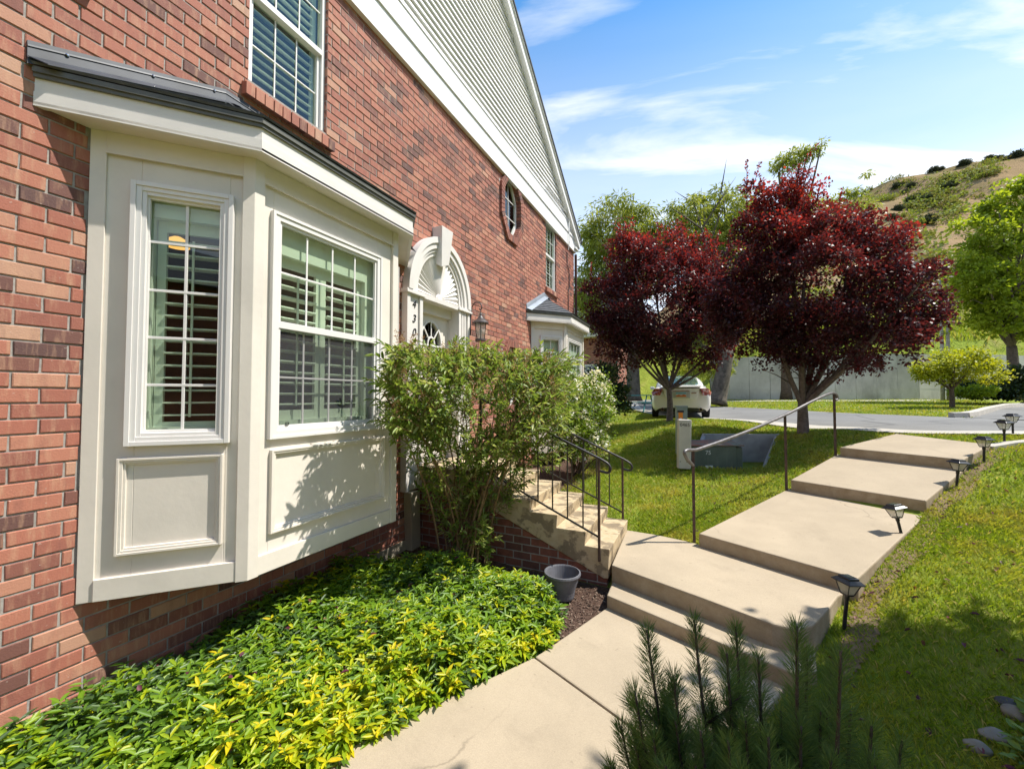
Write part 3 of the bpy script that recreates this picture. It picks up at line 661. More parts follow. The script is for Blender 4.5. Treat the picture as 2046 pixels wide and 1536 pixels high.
rk = MB(); ye = 10.95
for sgn in (1, -1):
    def yy(y): return y if sgn == 1 else 2 * PK - y
    a, b = ye, PK
    for x0, x1, d0, d1 in ((.03, .14, -.20, -.03), (.03, .17, -.03, .0)):
        rk.add([(x0, yy(a), rz(a) + d0), (x1, yy(a), rz(a) + d0), (x1, yy(b), rz(b) + d0), (x0, yy(b), rz(b) + d0), (x0, yy(a), rz(a) + d1), (x1, yy(a), rz(a) + d1), (x1, yy(b), rz(b) + d1), (x0, yy(b), rz(b) + d1)],
               [(0, 1, 2, 3), (4, 7, 6, 5), (0, 4, 5, 1), (1, 5, 6, 2), (2, 6, 7, 3), (3, 7, 4, 0)])
rk.box(-.25, .10, WY1 - .15, ye + .02, rz(ye) - .26, rz(ye) - .20)
rk.build('rake_board', 'siding_white', house)
rf = MB()
for sgn in (1, -1):
    def yy(y): return y if sgn == 1 else 2 * PK - y
    a, b = ye + .06, PK; d0, d1 = .004, .045
    rf.add([(-9.2, yy(a), rz(a) + d0), (.19, yy(a), rz(a) + d0), (.19, yy(b), rz(b) + d0), (-9.2, yy(b), rz(b) + d0), (-9.2, yy(a), rz(a) + d1), (.19, yy(a), rz(a) + d1), (.19, yy(b), rz(b) + d1), (-9.2, yy(b), rz(b) + d1)],
           [(0, 1, 2, 3), (4, 7, 6, 5), (0, 4, 5, 1), (1, 5, 6, 2), (2, 6, 7, 3), (3, 7, 4, 0)])
rf.build('roof', 'roof_shingle', house)
# conduit bracket and cable under the eave, downpipe at the corner
cd = MB(); cd.tube([(.09, 8.4, 4.70), (.09, 10.05, 4.72), (.09, 10.1, 4.6), (.09, 10.1, 4.05), (.05, 10.15, 3.85)], .014, 6); cd.build('conduit', 'siding_white', house)
dp = MB(); dp.tube([(.045, WY1 + .03, 3.95), (.045, WY1 + .03, -1.2)], .042, 4, sq=True); dp.build('downpipe', 'rusty_iron', house)
dp = MB(); dp.tube([(.02, 10.14, 3.8), (.02, 10.14, 3.45), (.02, 10.3, 3.35), (.02, 10.32, 2.9), (.02, 10.22, 2.75), (.02, 10.24, 1.3)], .012, 6); dp.build('cable', 'iron_black', house)

def louvre_panel(T, s0, s1, z0, z1_, n, tilt=12, step=.078, rod=True, wd=.062):
    mb = MB(); st = .045
    mb.box(s0, s0 + st, n - .028, n, z0, z1_, T); mb.box(s1 - st, s1, n - .028, n, z0, z1_, T)
    mb.box(s0 + st, s1 - st, n - .026, n - .002, z0, z0 + .07, T); mb.box(s0 + st, s1 - st, n - .026, n - .002, z1_ - .07, z1_, T)
    z = z0 + .11
    while z < z1_ - .10:
        L_ = T @ Matrix.Translation((0, n - .014, z)) @ Matrix.Rotation(R(tilt), 4, 'X')
        mb.box(s0 + st + .003, s1 - st - .003, -wd / 2, wd / 2, -.0045, .0045, L_); z += step
    if rod: mb.box((s0 + s1) / 2 - .006, (s0 + s1) / 2 + .006, n + .026, n + .036, z0 + .1, z1_ - .12, T)
    return mb
def casing(mb, T, s0, s1, z0, z1_, steps):
    """picture frame moulding, steps = [(inset from, inset to, proud)]"""
    for a, b, n in steps:
        A0, A1, B0, B1 = s0 + a, s1 - a, z0 + a, z1_ - a; wv = b - a
        mb.box(A0, A0 + wv, -.01, n, B0, B1, T); mb.box(A1 - wv, A1, -.01, n, B0, B1, T)
        mb.box(A0 + wv, A1 - wv, -.01, n - .0012, B0, B0 + wv, T); mb.box(A0 + wv, A1 - wv, -.01, n - .0012, B1 - wv, B1, T)
def muntins(mb, T, s0, s1, z0, z1_, cols, rows, n0, n1, w_=.012):
    for i in range(1, cols):
        s = s0 + (s1 - s0) * i / cols; mb.box(s - w_ / 2, s + w_ / 2, n0, n1, z0, z1_, T)
    for z in rows: mb.box(s0, s1, n0 + .001, n1 + .001, z - w_ / 2, z + w_ / 2, T)

def bay(by, full):
    P = [(0, by + 1.05), (.55, by + 1.65), (.55, by + 3.0), (0, by + 3.56)]
    Z0, Z1 = -1.154, 1.556
    TS = []
    for a, b in zip(P[:-1], P[1:]):
        d = Vector((b[0] - a[0], b[1] - a[1], 0)); TS.append((frameT((a[0], a[1], 0), d, (d.y, -d.x, 0)), d.length))
    win = [(.235, .685, -.245, 1.24), (.135, 1.12, -.225, 1.215), (.15, .60, -.245, 1.24)]
    bod = MB(); mould = MB()
    for (T, ln), (w0, w1, h0, h1) in zip(TS, win):
        bod.box(0, w0, -.05, 0, Z0, Z1, T); bod.box(w1, ln, -.05, 0, Z0, Z1, T); bod.box(w0, w1, -.05, 0, Z0, h0, T); bod.box(w0, w1, -.05, 0, h1, Z1, T)
    # edge boards, header, skirt
    for k, (T, ln) in enumerate(TS):
        e0, e1 = (.0, .075) if k == 0 else (None, None)
        bod.box(.058 if k else .075, ln - .058, 0, .017, 1.428, Z1, T)
        bod.box(.058 if k else .075, ln - .058, 0, .022, Z0 - .004, -1.035, T)
        mould.box(.058 if k else .075, ln - .058, .0172, .026, 1.424, 1.436, T)
    bod.box(0, .075, 0, .012, Z0 - .006, Z1, TS[0][0]); bod.box(TS[2][1] - .07, TS[2][1], 0, .012, Z0 - .006, Z1, TS[2][0])
    for q in (1, 2):
        p0, p1, p2 = Vector(P[q - 1]), Vector(P[q]), Vector(P[q + 1])
        bod.sweep([p1 + (p0 - p1).normalized() * .058, p1, p1 + (p2 - p1).normalized() * .058], Z0 - .008, Z1, -.002, .027)
    B = bod.build('bay_window', 'cream_paint', house, bevel=.003)
    mould.build('bed_mould', 'cream_paint', B)
    # floor pan and ceiling of the bay
    pan = MB()
    pan.prism([(-.3, P[0][1] + .04, Z0 + .012), (0, P[0][1] + .04, Z0 + .012), (P[1][0] - .03, P[1][1] + .02, Z0 + .012), (P[2][0] - .03, P[2][1] - .02, Z0 + .012), (0, P[3][1] - .04, Z0 + .012), (-.3, P[3][1] - .04, Z0 + .012)], (0, 0, .03))
    pan.build('bay_floor', 'room_dark', B)
    pn2 = MB()
    for (T, ln), (s0, s1) in zip(TS, ((.165, .68), (.135, 1.21), (.13, .65))):
        casing(pn2, T, s0, s1, -.915, -.357, [(0, .014, .03), (.014, .028, .024), (.028, .040, .015)])
    pn2.build('panel_moulding', 'cream_paint', B, bevel=.002)
    # casement (sides) and sash window (front)
    for k, ((T, ln), (w0, w1, h0, h1)) in enumerate(zip(TS, win)):
        fr_ = MB()
        if k != 1:
            casing(fr_, T, w0 - .036, w1 + .026, h0 - .042, h1 + .042, [(0, .026, .046), (.026, .052, .038), (.052, .074, .030)])
            g = (w0 + .045, w1 - .045, h0 + .05, h1 - .05)
            casing(fr_, T, w0 + .012, w1 - .012, h0 + .012, h1 - .012, [(0, .036, .012)])
            muntins(fr_, T, *g, 2, [.94, .645, .358, .072], -.012, -.004, .016)
            if k == 0:
                for s in (.36, .56): fr_.box(s - .016, s + .016, .030, .034, h0 - .022, h0 - .014, T)
        else:
            casing(fr_, T, w0 - .02, w1 + .028, h0 - .06, h1 + .055, [(0, .02, .034), (.02, .055, .026), (.055, .075, .014)])
            fr_.box(w0 + .03, w1 - .03, -.03, .020, .474, .522, T)
            fr_.box(w0 + .035, w1 - .035, -.03, .002, h0 + .0, h0 + .03, T)
            g = (w0 + .04, w1 - .03, h0 + .03, h1 - .03)
            muntins(fr_, T, g[0], g[1], .522, g[3], 4, [.869], -.012, -.004, .014)
            muntins(fr_, T, g[0], g[1], g[2], .474, 4, [.138], -.034, -.026, .014)
        F = fr_.build('window_frame', 'vinyl_white', B, bevel=.002)
        gp = MB()
        if k != 1: gp.box(g[0], g[1], -.022, -.018, g[2], g[3], T)
        else:
            gp.box(g[0], g[1], -.020, -.016, .515, g[3], T); gp.box(g[0], g[1], -.042, -.038, g[2], .48, T)
        gp.build('pane', 'window_glass', B)
        if k == 1 and full:
            sc = MB(); sc.add([T @ Vector(v) for v in ((g[0] - .005, -.002, g[2]), (g[1] + .005, -.002, g[2]), (g[1] + .005, -.002, .474), (g[0] - .005, -.002, .474))], [(0, 1, 2, 3)]); sc.build('insect_screen', 'screen_mesh', B)
            hk = MB(); hk.box(.245, .268, .004, .010, h0 + .028, h0 + .032, T); hk.box(.245, .268, .004, .010, h0 + .044, h0 + .048, T); hk.box(.245, .249, .004, .0101, h0 + .032, h0 + .044, T); hk.box(.264, .268, .004, .0101, h0 + .032, h0 + .044, T); hk.build('screen_latch', 'dark_plastic', B)
        if full and k < 2:
            if k == 0:
                louvre_panel(T, w0 + .05, w1 - .015, h0 + .02, h1 - .13, -.10, 4).build('shutter', 'shutter_white', B)
                jb = MB(); jb.box(w0 - .02, w0 + .045, -.13, -.052, h0, h1, T); jb.box(w1 - .012, w1 + .02, -.13, -.052, h0, h1, T); jb.box(w0 + .045, w1 - .012, -.13, -.052, h1 - .13, h1, T); jb.box(w0 + .045, w1 - .012, -.13, -.052, h0, h0 + .06, T); jb.build('shutter_frame', 'shutter_white', B)
            else:
                louvre_panel(T, w0 + .02, w0 + .47, h0 + .06, h1 - .20, -.10, 10).build('shutter', 'shutter_white', B)
                louvre_panel(T, w0 + .472, w1 - .10, h0 + .06, h1 - .20, -.10, 10).build('shutter', 'shutter_white', B)
                jb = MB(); jb.box(w0 - .02, w0 + .018, -.13, -.052, h0, h1, T); jb.box(w1 - .098, w1 + .02, -.13, -.052, h0, h1, T); jb.box(w0 + .018, w1 - .098, -.13, -.052, h1 - .20, h1, T); jb.box(w0 + .018, w1 - .098, -.13, -.052, h0, h0 + .06, T); jb.build('shutter_frame', 'shutter_white', B)
    if not full:
        dk = MB(); dk.box(.10, TS[1][1] - .1, -.09, -.07, win[1][2], win[1][3], TS[1][0]); dk.box(.2, .7, -.09, -.07, win[0][2], win[0][3], TS[0][0]); dk.build('blind', 'shutter_white', B)
    # eave: soffit, fascia boards, drip edge, hip roof and wall flashing
    E = [(0.002, by + .82), (.70, by + 1.60), (.70, by + 3.08), (0.002, by + 3.83)]
    so = MB(); so.prism([(x, y, 1.556) for x, y in E], (0, 0, .014)); so.build('soffit', 'cream_paint', B)
    fa = MB(); fa.sweep(E, 1.548, 1.625, -.03, .0); fa.sweep(E, 1.6255, 1.70, -.03, -.006); fa.build('fascia', 'white_paint' if True else '', B)
    dr = MB(); dr.sweep(E, 1.7005, 1.722, -.03, .008); dr.sweep(E, 1.7225, 1.752, -.03, .018); dr.build('drip_edge', 'drip_metal', B)
    T1, T2 = (.004, by + 1.76, 2.17), (.004, by + 2.86, 2.15); ze = 1.755
    E3 = [(x + (.025 if x > .1 else 0), y, ze) for x, y in E]; E3[0] = (.004, by + .79, ze); E3[3] = (.004, by + 3.86, ze)
    ro = MB()
    def shingled(a, b, c, d, rows):
        # overlapping shingle courses between eave a-b and top d-c
        a, b, c, d = map(Vector, (a, b, c, d)); nrm = (b - a).cross(d - a).normalized()
        if nrm.z < 0: nrm = -nrm
        for i in range(rows):
            t0, t1 = i / rows, min(1, (i + 1.15) / rows)
            p = [a.lerp(d, t0) + nrm * .016, b.lerp(c, t0) + nrm * .016, b.lerp(c, t1) + nrm * .004, a.lerp(d, t1) + nrm * .004]
            ro.add(p + [v - nrm * .014 for v in p], [(0, 1, 2, 3), (4, 7, 6, 5), (0, 4, 5, 1), (1, 5, 6, 2), (2, 6, 7, 3), (3, 7, 4, 0)])
    if full:
        shingled(E3[0], E3[1], T1, T1, 7); shingled(E3[1], E3[2], T2, T1, 7); shingled(E3[2], E3[3], T2, T2, 7)
    else:   # neighbouring bay has a higher hip peak against the wall
        T1 = T2 = (.004, by + 1.80, 2.22)
        shingled(E3[0], E3[1], T1, T1, 8); shingled(E3[1], E3[2], T1, T1, 8); shingled(E3[2], E3[3], T1, T1, 8)
    ro.build('bay_roof', 'roof_shingle', B)
    fl = MB(); up = .12
    wl = [Vector(E3[0]), Vector(T1)] + ([Vector(T2)] if full else []) + [Vector(E3[3])]
    for a, b in zip(wl[:-1], wl[1:]):
        x = .024
        fl.add([(0, a.y, a.z), (x, a.y, a.z - .01), (x, b.y, b.z - .01), (0, b.y, b.z), (0, a.y, a.z + up), (x * .5, a.y, a.z + up), (x * .5, b.y, b.z + up), (0, b.y, b.z + up)],
               [(0, 1, 2, 3), (4, 7, 6, 5), (0, 4, 5, 1), (1, 5, 6, 2), (2, 6, 7, 3), (3, 7, 4, 0)])
        fl.add([(x * .5, a.y, a.z + up - .03), (x * .5 + .008, a.y, a.z + up - .034), (x * .5 + .008, b.y, b.z + up - .034), (x * .5, b.y, b.z + up - .03), (x * .5, a.y, a.z + up - .022), (x * .5 + .005, a.y, a.z + up - .024), (x * .5 + .005, b.y, b.z + up - .024), (x * .5, b.y, b.z + up - .022)],
               [(0, 1, 2, 3), (4, 7, 6, 5), (0, 4, 5, 1), (1, 5, 6, 2), (2, 6, 7, 3), (3, 7, 4, 0)])
        # lower leaf lapping onto the shingles
        oa = Vector((.10, a.y, a.z)); 
        fl.add([(x, a.y, a.z + .028), (.11, a.y + (.05 if a.y < b.y - 1.2 or True else 0), a.z - .012), (.11, b.y, b.z - .022), (x, b.y, b.z + .028), (x, a.y, a.z + .032), (.11, a.y + .05, a.z - .007), (.11, b.y, b.z - .017), (x, b.y, b.z + .033)],
               [(0, 1, 2, 3), (4, 7, 6, 5), (0, 4, 5, 1), (1, 5, 6, 2), (2, 6, 7, 3), (3, 7, 4, 0)])
    fl.build('flashing', 'flash_metal' if full else 'flash_pale', B)
    if full:
        for t in (.15, .55, .92):
            sc = MB(); p = Vector(E3[0]).lerp(Vector(T1), t); sc.lathe([(.009, 0), (.009, .004), (.004, .008)], (0, 0, 0), 8, Matrix.Translation((.018, p.y, p.z + .085)) @ Matrix.Rotation(R(90), 4, 'Y'))
            sc.build('screw', 'chrome', B)
    # room behind
    rm = MB(); a0, a1 = by + 1.1, by + 3.5
    rm.box(-3.2, -3.15, a0 - .35, a1 + .35, Z0, 1.7); rm.box(-3.15, -.06, a0 - .40, a0 - .35, Z0, 1.7); rm.box(-3.15, -.06, a1 + .35, a1 + .40, Z0, 1.7); rm.box(-3.15, -.06, a0 - .35, a1 + .35, 1.705, 1.75); rm.box(-3.15, -.06, a0 - .35, a1 + .35, Z0 - .05, Z0 - .004)
    rm.box(-.10, -.06, a0 - .35, a0 - .12, Z0, 1.7); rm.box(-.10, -.06, a1 + .12, a1 + .35, Z0, 1.7)
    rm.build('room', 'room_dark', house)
    return B
bay(0.0, True); bay(6.66, False)

# upper windows
TW = frameT((0, 0, 0), (0, 1, 0), (1, 0, 0))
def sash(y0, y1, z0, z1_, zm, rows, full):
    fr_ = MB()
    for a, b in ((y0, y0 + .035), (y1 - .035, y1)): fr_.box(a, b, -.10, -.035, z0, z1_, TW)
    fr_.box(y0 + .035, y1 - .035, -.10, -.036, z0, z0 + .04, TW); fr_.box(y0 + .035, y1 - .035, -.10, -.036, z1_ - .04, z1_, TW)
    fr_.box(y0 + .035, y1 - .035, -.095, -.03, zm - .025, zm + .025, TW)
    for a in (y0 + .035, y1 - .065): fr_.box(a, a + .03, -.10, -.062, z0 + .04, zm - .025, TW)
    muntins(fr_, TW, y0 + .035, y1 - .035, zm + .025, z1_, 3, [zm + (z1_ - zm) * .5], -.068, -.06, .012)
    muntins(fr_, TW, y0 + .065, y1 - .065, z0 + .04, zm - .025, 3, [z0 + (zm - z0) * .5], -.085, -.077, .012)
    F = fr_.build('window', 'vinyl_white', house, bevel=.002)
    g = MB(); g.box(y0 + .035, y1 - .035, -.074, -.070, zm + .02, z1_ - .04, TW); g.box(y0 + .065, y1 - .065, -.091, -.087, z0 + .04, zm - .02, TW); g.build('pane', 'window_glass', F)
    louvre_panel(TW, y0 + .04, y1 - .03, z0 + .02, z1_, -.13, -24, .078, False, .07).build('shutter', 'shutter_white', F)
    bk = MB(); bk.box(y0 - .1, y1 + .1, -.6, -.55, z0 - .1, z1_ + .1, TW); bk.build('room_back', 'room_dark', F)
    # brick jambs and rowlock sill
    sl = MB(); n = 11; a, b = y0 - .05, y1 + .06
    for i in range(n):
        p = a + (b - a) * i / n; q = a + (b - a) * (i + 1) / n - .008
        e = .003; r0 = random.uniform(-.003, .003)
        sl.prism([(-.04, p, z0 - .11), (.06 + r0, p, z0 - .13), (.06 + r0, p, z0 - .035), (-.04, p, z0 + .004)], (0, q - p, 0), (random.random(), random.random()))
    sl.build('sill', 'brick', F, attrs=True, bevel=.003)
    jm = MB()
    for p, q in ((y0 - .005, y0), (y1, y1 + .005)): jm.box(-.12, -.002, p, q, z0, 4.02)
    jm.build('jamb', 'brick_side', F)
sash(1.93, 2.66, 2.46, 4.05, 3.26, None, True)
sash(8.60, 9.32, 2.52, 4.05, 3.30, None, False)
sash(.25, .98, 2.46, 4.05, 3.26, None, False)
# octagonal windows: soldier brick surround, recessed sash
for ci, c in enumerate(OCT):
    sr = MB(); inn = octp(c, -.03); mid = octp(c, .10)
    for i in range(8):
        a0, a1 = Vector(inn[i]), Vector(inn[(i + 1) % 8]); b0, b1 = Vector(mid[i]), Vector(mid[(i + 1) % 8])
        n = max(2, round((b1 - b0).length / .075))
        for k in range(n):
            g = .006 / (b1 - b0).length; t0, t1 = k / n + g, (k + 1) / n - g
            p = [a0.lerp(a1, t0), a0.lerp(a1, t1), b0.lerp(b1, t1), b0.lerp(b1, t0)]
            sr.prism([(-.11, q.x, q.y) for q in p], (.155, 0, 0), (random.random() * .35, random.random()))
    fr_ = MB(); o1 = octp(c, -.02); o2 = octp(c, -.075)
    for i in range(8):
        fr_.prism([(-.10, o1[i][0], o1[i][1]), (-.10, o1[(i + 1) % 8][0], o1[(i + 1) % 8][1]), (-.10, o2[(i + 1) % 8][0], o2[(i + 1) % 8][1]), (-.10, o2[i][0], o2[i][1])], (.04, 0, 0))
    fr_.box(-.075, -.067, c[0] - .007, c[0] + .007, c[1] - c[3] + .06, c[1] + c[3] - .06)
    for dz in (-.17, .17): fr_.box(-.076, -.066, c[0] - c[2] + .06, c[0] + c[2] - .06, c[1] + dz - .007, c[1] + dz + .007)
    F = fr_.build('octagonal_window', 'vinyl_white', house)
    sr.build('brick_surround', 'brick', F, attrs=True, bevel=.003)
    g = MB(); g.prism([(-.082, y, z) for y, z in octp(c, -.06)], (.004, 0, 0)); g.build('pane', 'window_glass', F)
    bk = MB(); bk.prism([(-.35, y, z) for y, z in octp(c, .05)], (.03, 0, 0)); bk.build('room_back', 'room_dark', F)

# entrance: pilasters, arched fan, keystone, recessed door
en = MB(); ZS = 1.28; CY = 4.45
for y0, y1 in ((3.74, 4.03), (4.85, 5.14)):
    en.box(0, .060, y0, y1, -1.10 if y0 < 4 else -.84, ZS - .05)
    wv = (y1 - y0)
    for a, b in ((.0, .055), (wv - .055, wv)): en.box(.0605, .085, y0 + a, y0 + b, -1.10 if y0 < 4 else -.84, ZS - .05)
    if y0 > 4:
        for a in (.085, .125, .165): en.box(.0605, .080, y0 + a, y0 + a + .026, -.84, ZS - .05)
    en.box(0, .112, y0 - .03, y1 + .03, ZS - .05, ZS - .025); en.box(0, .098, y0 - .015, y1 + .015, ZS - .025, ZS)
en.box(0, .086, 4.03, 4.85, ZS - .055, ZS)
def ring(a0, b0, a1, b1, x, n=40, x0=-.004):
    for i in range(n):
        t0, t1 = PI * i / n, PI * (i + 1) / n
        p = [(CY + a0 * math.cos(t0), ZS + b0 * math.sin(t0)), (CY + a0 * math.cos(t1), ZS + b0 * math.sin(t1)), (CY + a1 * math.cos(t1), ZS + b1 * math.sin(t1)), (CY + a1 * math.cos(t0), ZS + b1 * math.sin(t0))]
        en.add([(x0, *q) for q in p] + [(x, *q) for q in p], [(4, 5, 6, 7), (0, 1, 5, 4), (2, 3, 7, 6)])
ring(.70, .82, .625, .745, .105); ring(.625, .745, .555, .675, .085); ring(.555, .675, .515, .635, .062); ring(.515, .635, .47, .585, .042)
DR = en.build('door_surround', 'white_paint', house)
fan = MB(); A, B_ = .47, .585; nf = 24
for i in range(nf):
    t0, t1 = PI * i / nf, PI * (i + 1) / nf; tm = (t0 + t1) / 2
    o = (0.012, CY, ZS + .03)
    e0, e1, em = [(CY + A * math.cos(t), ZS + .001 + B_ * math.sin(t)) for t in (t0, t1, tm)]
    fan.add([o, (.008, *e0), (.034, *em), (.008, *e1), (.026, CY + .06 * math.cos(tm), ZS + .03 + .06 * math.sin(tm))], [(0, 1, 4), (1, 2, 4), (4, 2, 3), (0, 4, 3)])
fan.lathe([(.001, .05), (.05, .045), (.075, .02), (.08, 0)], (0, 0, 0), 20, Matrix.Translation((.0, CY, ZS + .02)) @ Matrix.Rotation(R(90), 4, 'Y'))
fan.build('fan_panel', 'white_paint', DR, recalc=False)
ks_ = MB(); ks_.add([(0, CY - .085, 1.77), (.125, CY - .085, 1.70), (.125, CY + .085, 1.77), (0, CY + .085, 1.77), (0, CY - .13, 2.23), (.16, CY - .13, 2.23), (.16, CY + .13, 2.23), (0, CY + .13, 2.23)], [(0, 1, 2, 3), (4, 7, 6, 5), (0, 4, 5, 1), (1, 5, 6, 2), (2, 6, 7, 3), (3, 7, 4, 0)])
ks_.build('keystone', 'white_paint', DR, bevel=.006)
for ch, zc in (('4', 1.075), ('3', .90), ('0', .735)):
    text_mesh('house_number', ch, .135, 'ink_black', Matrix(((0, 0, 1, .064), (1, 0, 0, 3.885), (0, 1, 0, zc), (0, 0, 0, 1))), DR, shear=.25)
dj = MB(); dj.box(-.16, .0, 3.98, 4.03, -.86, 1.23); dj.box(-.16, .0, 4.85, 4.9, -.86, 1.23); dj.box(-.16, .0, 4.03, 4.85, 1.225, 1.30); dj.box(-.16, -.05, 4.03, 4.85, 1.10, 1.2245); dj.build('door_frame', 'white_paint', DR)
door = MB(); gy, gz = 4.44, .70
dn = 24; arc = [(gy + .22 * math.cos(PI * i / dn), gz + .30 * math.sin(PI * i / dn)) for i in range(dn + 1)]
door.box(-.14, -.10, 4.03, 4.85, -.86, gz); door.box(-.14, -.10, 4.03, gy - .22, gz, 1.10); door.box(-.14, -.10, gy + .22, 4.85, gz, 1.10)
for i in range(dn):
    p, q = arc[i], arc[i + 1]; door.prism([(-.14, p[0], p[1]), (-.14, q[0], q[1]), (-.14, q[0], 1.10), (-.14, p[0], 1.10)], (.04, 0, 0))
for y0 in (4.12, 4.49):
    for z0, z1_ in ((-.70, -.2), (-.1, .55)): casing(door, TW @ Matrix.Translation((0, -.0995, 0)), y0, y0 + .28, z0, z1_, [(0, .02, .012), (.02, .035, .007)])
DO = door.build('door', 'cream_paint', house)
dl = MB()
for i in range(dn):
    t0, t1 = PI * i / dn, PI * (i + 1) / dn
    for r0, r1 in ((1.0, 1.10), (.30, .38)):
        dl.prism([(-.102, gy + .22 * r0 * math.cos(t0), gz + .30 * r0 * math.sin(t0)), (-.102, gy + .22 * r1 * math.cos(t0), gz + .30 * r1 * math.sin(t0)), (-.102, gy + .22 * r1 * math.cos(t1), gz + .30 * r1 * math.sin(t1)), (-.102, gy + .22 * r0 * math.cos(t1), gz + .30 * r0 * math.sin(t1))], (.016, 0, 0))
for an in (45, 90, 135):
    t = R(an); d = Vector((math.cos(t) * .22, math.sin(t) * .30)); n = Vector((-d.y, d.x)).normalized() * .007
    a, b = d * .36, d
    dl.prism([(-.10, gy + a.x - n.x, gz + a.y - n.y), (-.10, gy + a.x + n.x, gz + a.y + n.y), (-.10, gy + b.x + n.x, gz + b.y + n.y), (-.10, gy + b.x - n.x, gz + b.y - n.y)], (.012, 0, 0))
dl.box(-.10, -.086, gy - .24, gy + .24, gz - .022, gz)
dl.build('fanlight_bars', 'vinyl_white', DO)
g = MB(); g.prism([(-.118, y, z) for y, z in arc], (.004, 0, 0)); g.build('fanlight_glass', 'window_glass', DO)
bk = MB(); bk.box(-.5, -.46, 4.0, 4.9, .5, 1.2); bk.build('hall', 'room_dark', DO)
hd = MB(); hd.lathe([(.012, 0), (.012, .03), (.028, .04), (.03, .055), (.018, .07), (.001, .072)], (0, 0, 0), 14, Matrix.Translation((-.10, 4.10, .08)) @ Matrix.Rotation(R(90), 4, 'Y')); hd.build('handle', 'chrome', DO, smooth=True)
# parged foundation strip and sloping kick-out under the pilaster
pg = MB(); pg.box(0, .012, 2.6, 3.98, -1.98, -1.68); pg.prism([(0, 3.80, -1.12), (.11, 3.80, -1.12), (.10, 3.84, -1.9), (0, 3.84, -1.9)], (0, .16, 0)); pg.build('foundation', 'tan_wall', house)

# pendant lamp glowing inside the bay room
pl = thing('pendant_lamp', 'warm glowing pendant lamp hanging in the room behind the narrow bay window', 'lamp', (-1.0, 1.95, 1.33))
q = MB(); q.lathe([(.09, 0), (.088, .02), (.07, .06), (.03, .085), (.012, .09)], (-1.0, 1.95, 1.33), 20); q.build('lamp_shade', 'bulb_glow', pl, smooth=True)
q = MB(); q.tube([(-1.0, 1.95, 1.41), (-1.0, 1.95, 1.70)], .006, 6); q.build('cord', 'iron_black', pl)

# ---------------------------------------------------------------- porch steps
YS0, YS1 = 4.0, 5.05
steps = thing('porch_steps', 'weathered concrete porch steps with flaking flank on a brick base, up to the front door', 'steps', (1.2, 4.5, -1.9))
nos = [.93, 1.23, 1.53, 1.83, 2.126, 2.36]; zt_ = [-.84, -.963, -1.087, -1.21, -1.34, -1.476, -1.63]
prof = [(0.004, -.84)]
for i, x in enumerate(nos): prof += [(x, zt_[i]), (x - .012, zt_[i + 1])]
prof += [(2.347, -1.76), (2.30, -1.765), (1.15, -1.28), (.004, -.98)]
q = MB(); q.prism([(x, YS0, z) for x, z in prof], (0, YS1 - YS0, 0)); q.build('concrete_flight', 'stair_concrete', steps, bevel=.007)
q = MB(); q.prism([(.004, YS0 + .025, -.985), (1.15, YS0 + .025, -1.285), (2.29, YS0 + .025, -1.768), (2.33, YS0 + .025, -1.768), (2.33, YS0 + .025, -2.0), (.004, YS0 + .025, -2.0)], (0, YS1 - YS0 - .05, 0)); q.build('brick_base', 'brick_side', steps)

def stair_rail(name, label, Y, xb, zb, ztop, xs, mat, low):
    t = thing(name, label, 'handrail', (xb, Y, zb), 'iron handrails of the porch steps')
    sl = (zt_[0] - zt_[5]) / (nos[5] - nos[0]) * .98
    zr = lambda x: ztop + (xb - x) * sl
    q = MB(); q.tube([(xb, Y, zb), (xb, Y, ztop - .005)], .016, 4, sq=True); q.build('post', 'rusty_iron', t)
    top = MB(); pts = [(xb - 1.35, Y, zr(xb - 1.35)), (xb - .3, Y, zr(xb - .3)), (xb + .02, Y, zr(xb + .02))]
    end = spline([(xb + .02, Y, zr(xb + .02)), (xb + .09, Y, ztop - .05), (xb + .115, Y, ztop - .095), (xb + .09, Y, ztop - .135), (xb + .012, Y, ztop - .125)], 6)
    top.tube(pts + end[1:], .013, 8); top.build('top_rail', mat, t, smooth=True)
    bt = MB(); zl_ = lambda x: low + (xb - x) * sl
    bt.tube([(xb, Y, zl_(xb)), (xb - 1.35, Y, zl_(xb - 1.35))], .011, 4, sq=True); bt.build('bottom_rail', mat, t)
    for x in xs:
        b = MB(); b.tube([(x, Y, zl_(x)), (x, Y, zr(x))], .0085, 4, sq=True); b.build('baluster', 'iron_black', t)
    b = MB(); b.tube([(xb - 1.33, Y, -.82), (xb - 1.33, Y, zr(xb - 1.33))], .014, 4, sq=True); b.build('post', 'iron_black', t)
stair_rail('stair_rail', 'black iron handrail on the near flank of the porch steps, rusty at its foot', YS0 - .012, 2.262, -1.60, -.60, [2.262 - .16 * k for k in range(1, 8)], 'iron_black', -1.37)
stair_rail('stair_rail', 'black iron handrail on the lawn side of the porch steps', YS1 + .012, 2.30, -1.50, -.75, [2.30 - .16 * k for k in range(1, 8)], 'iron_black', -1.40)

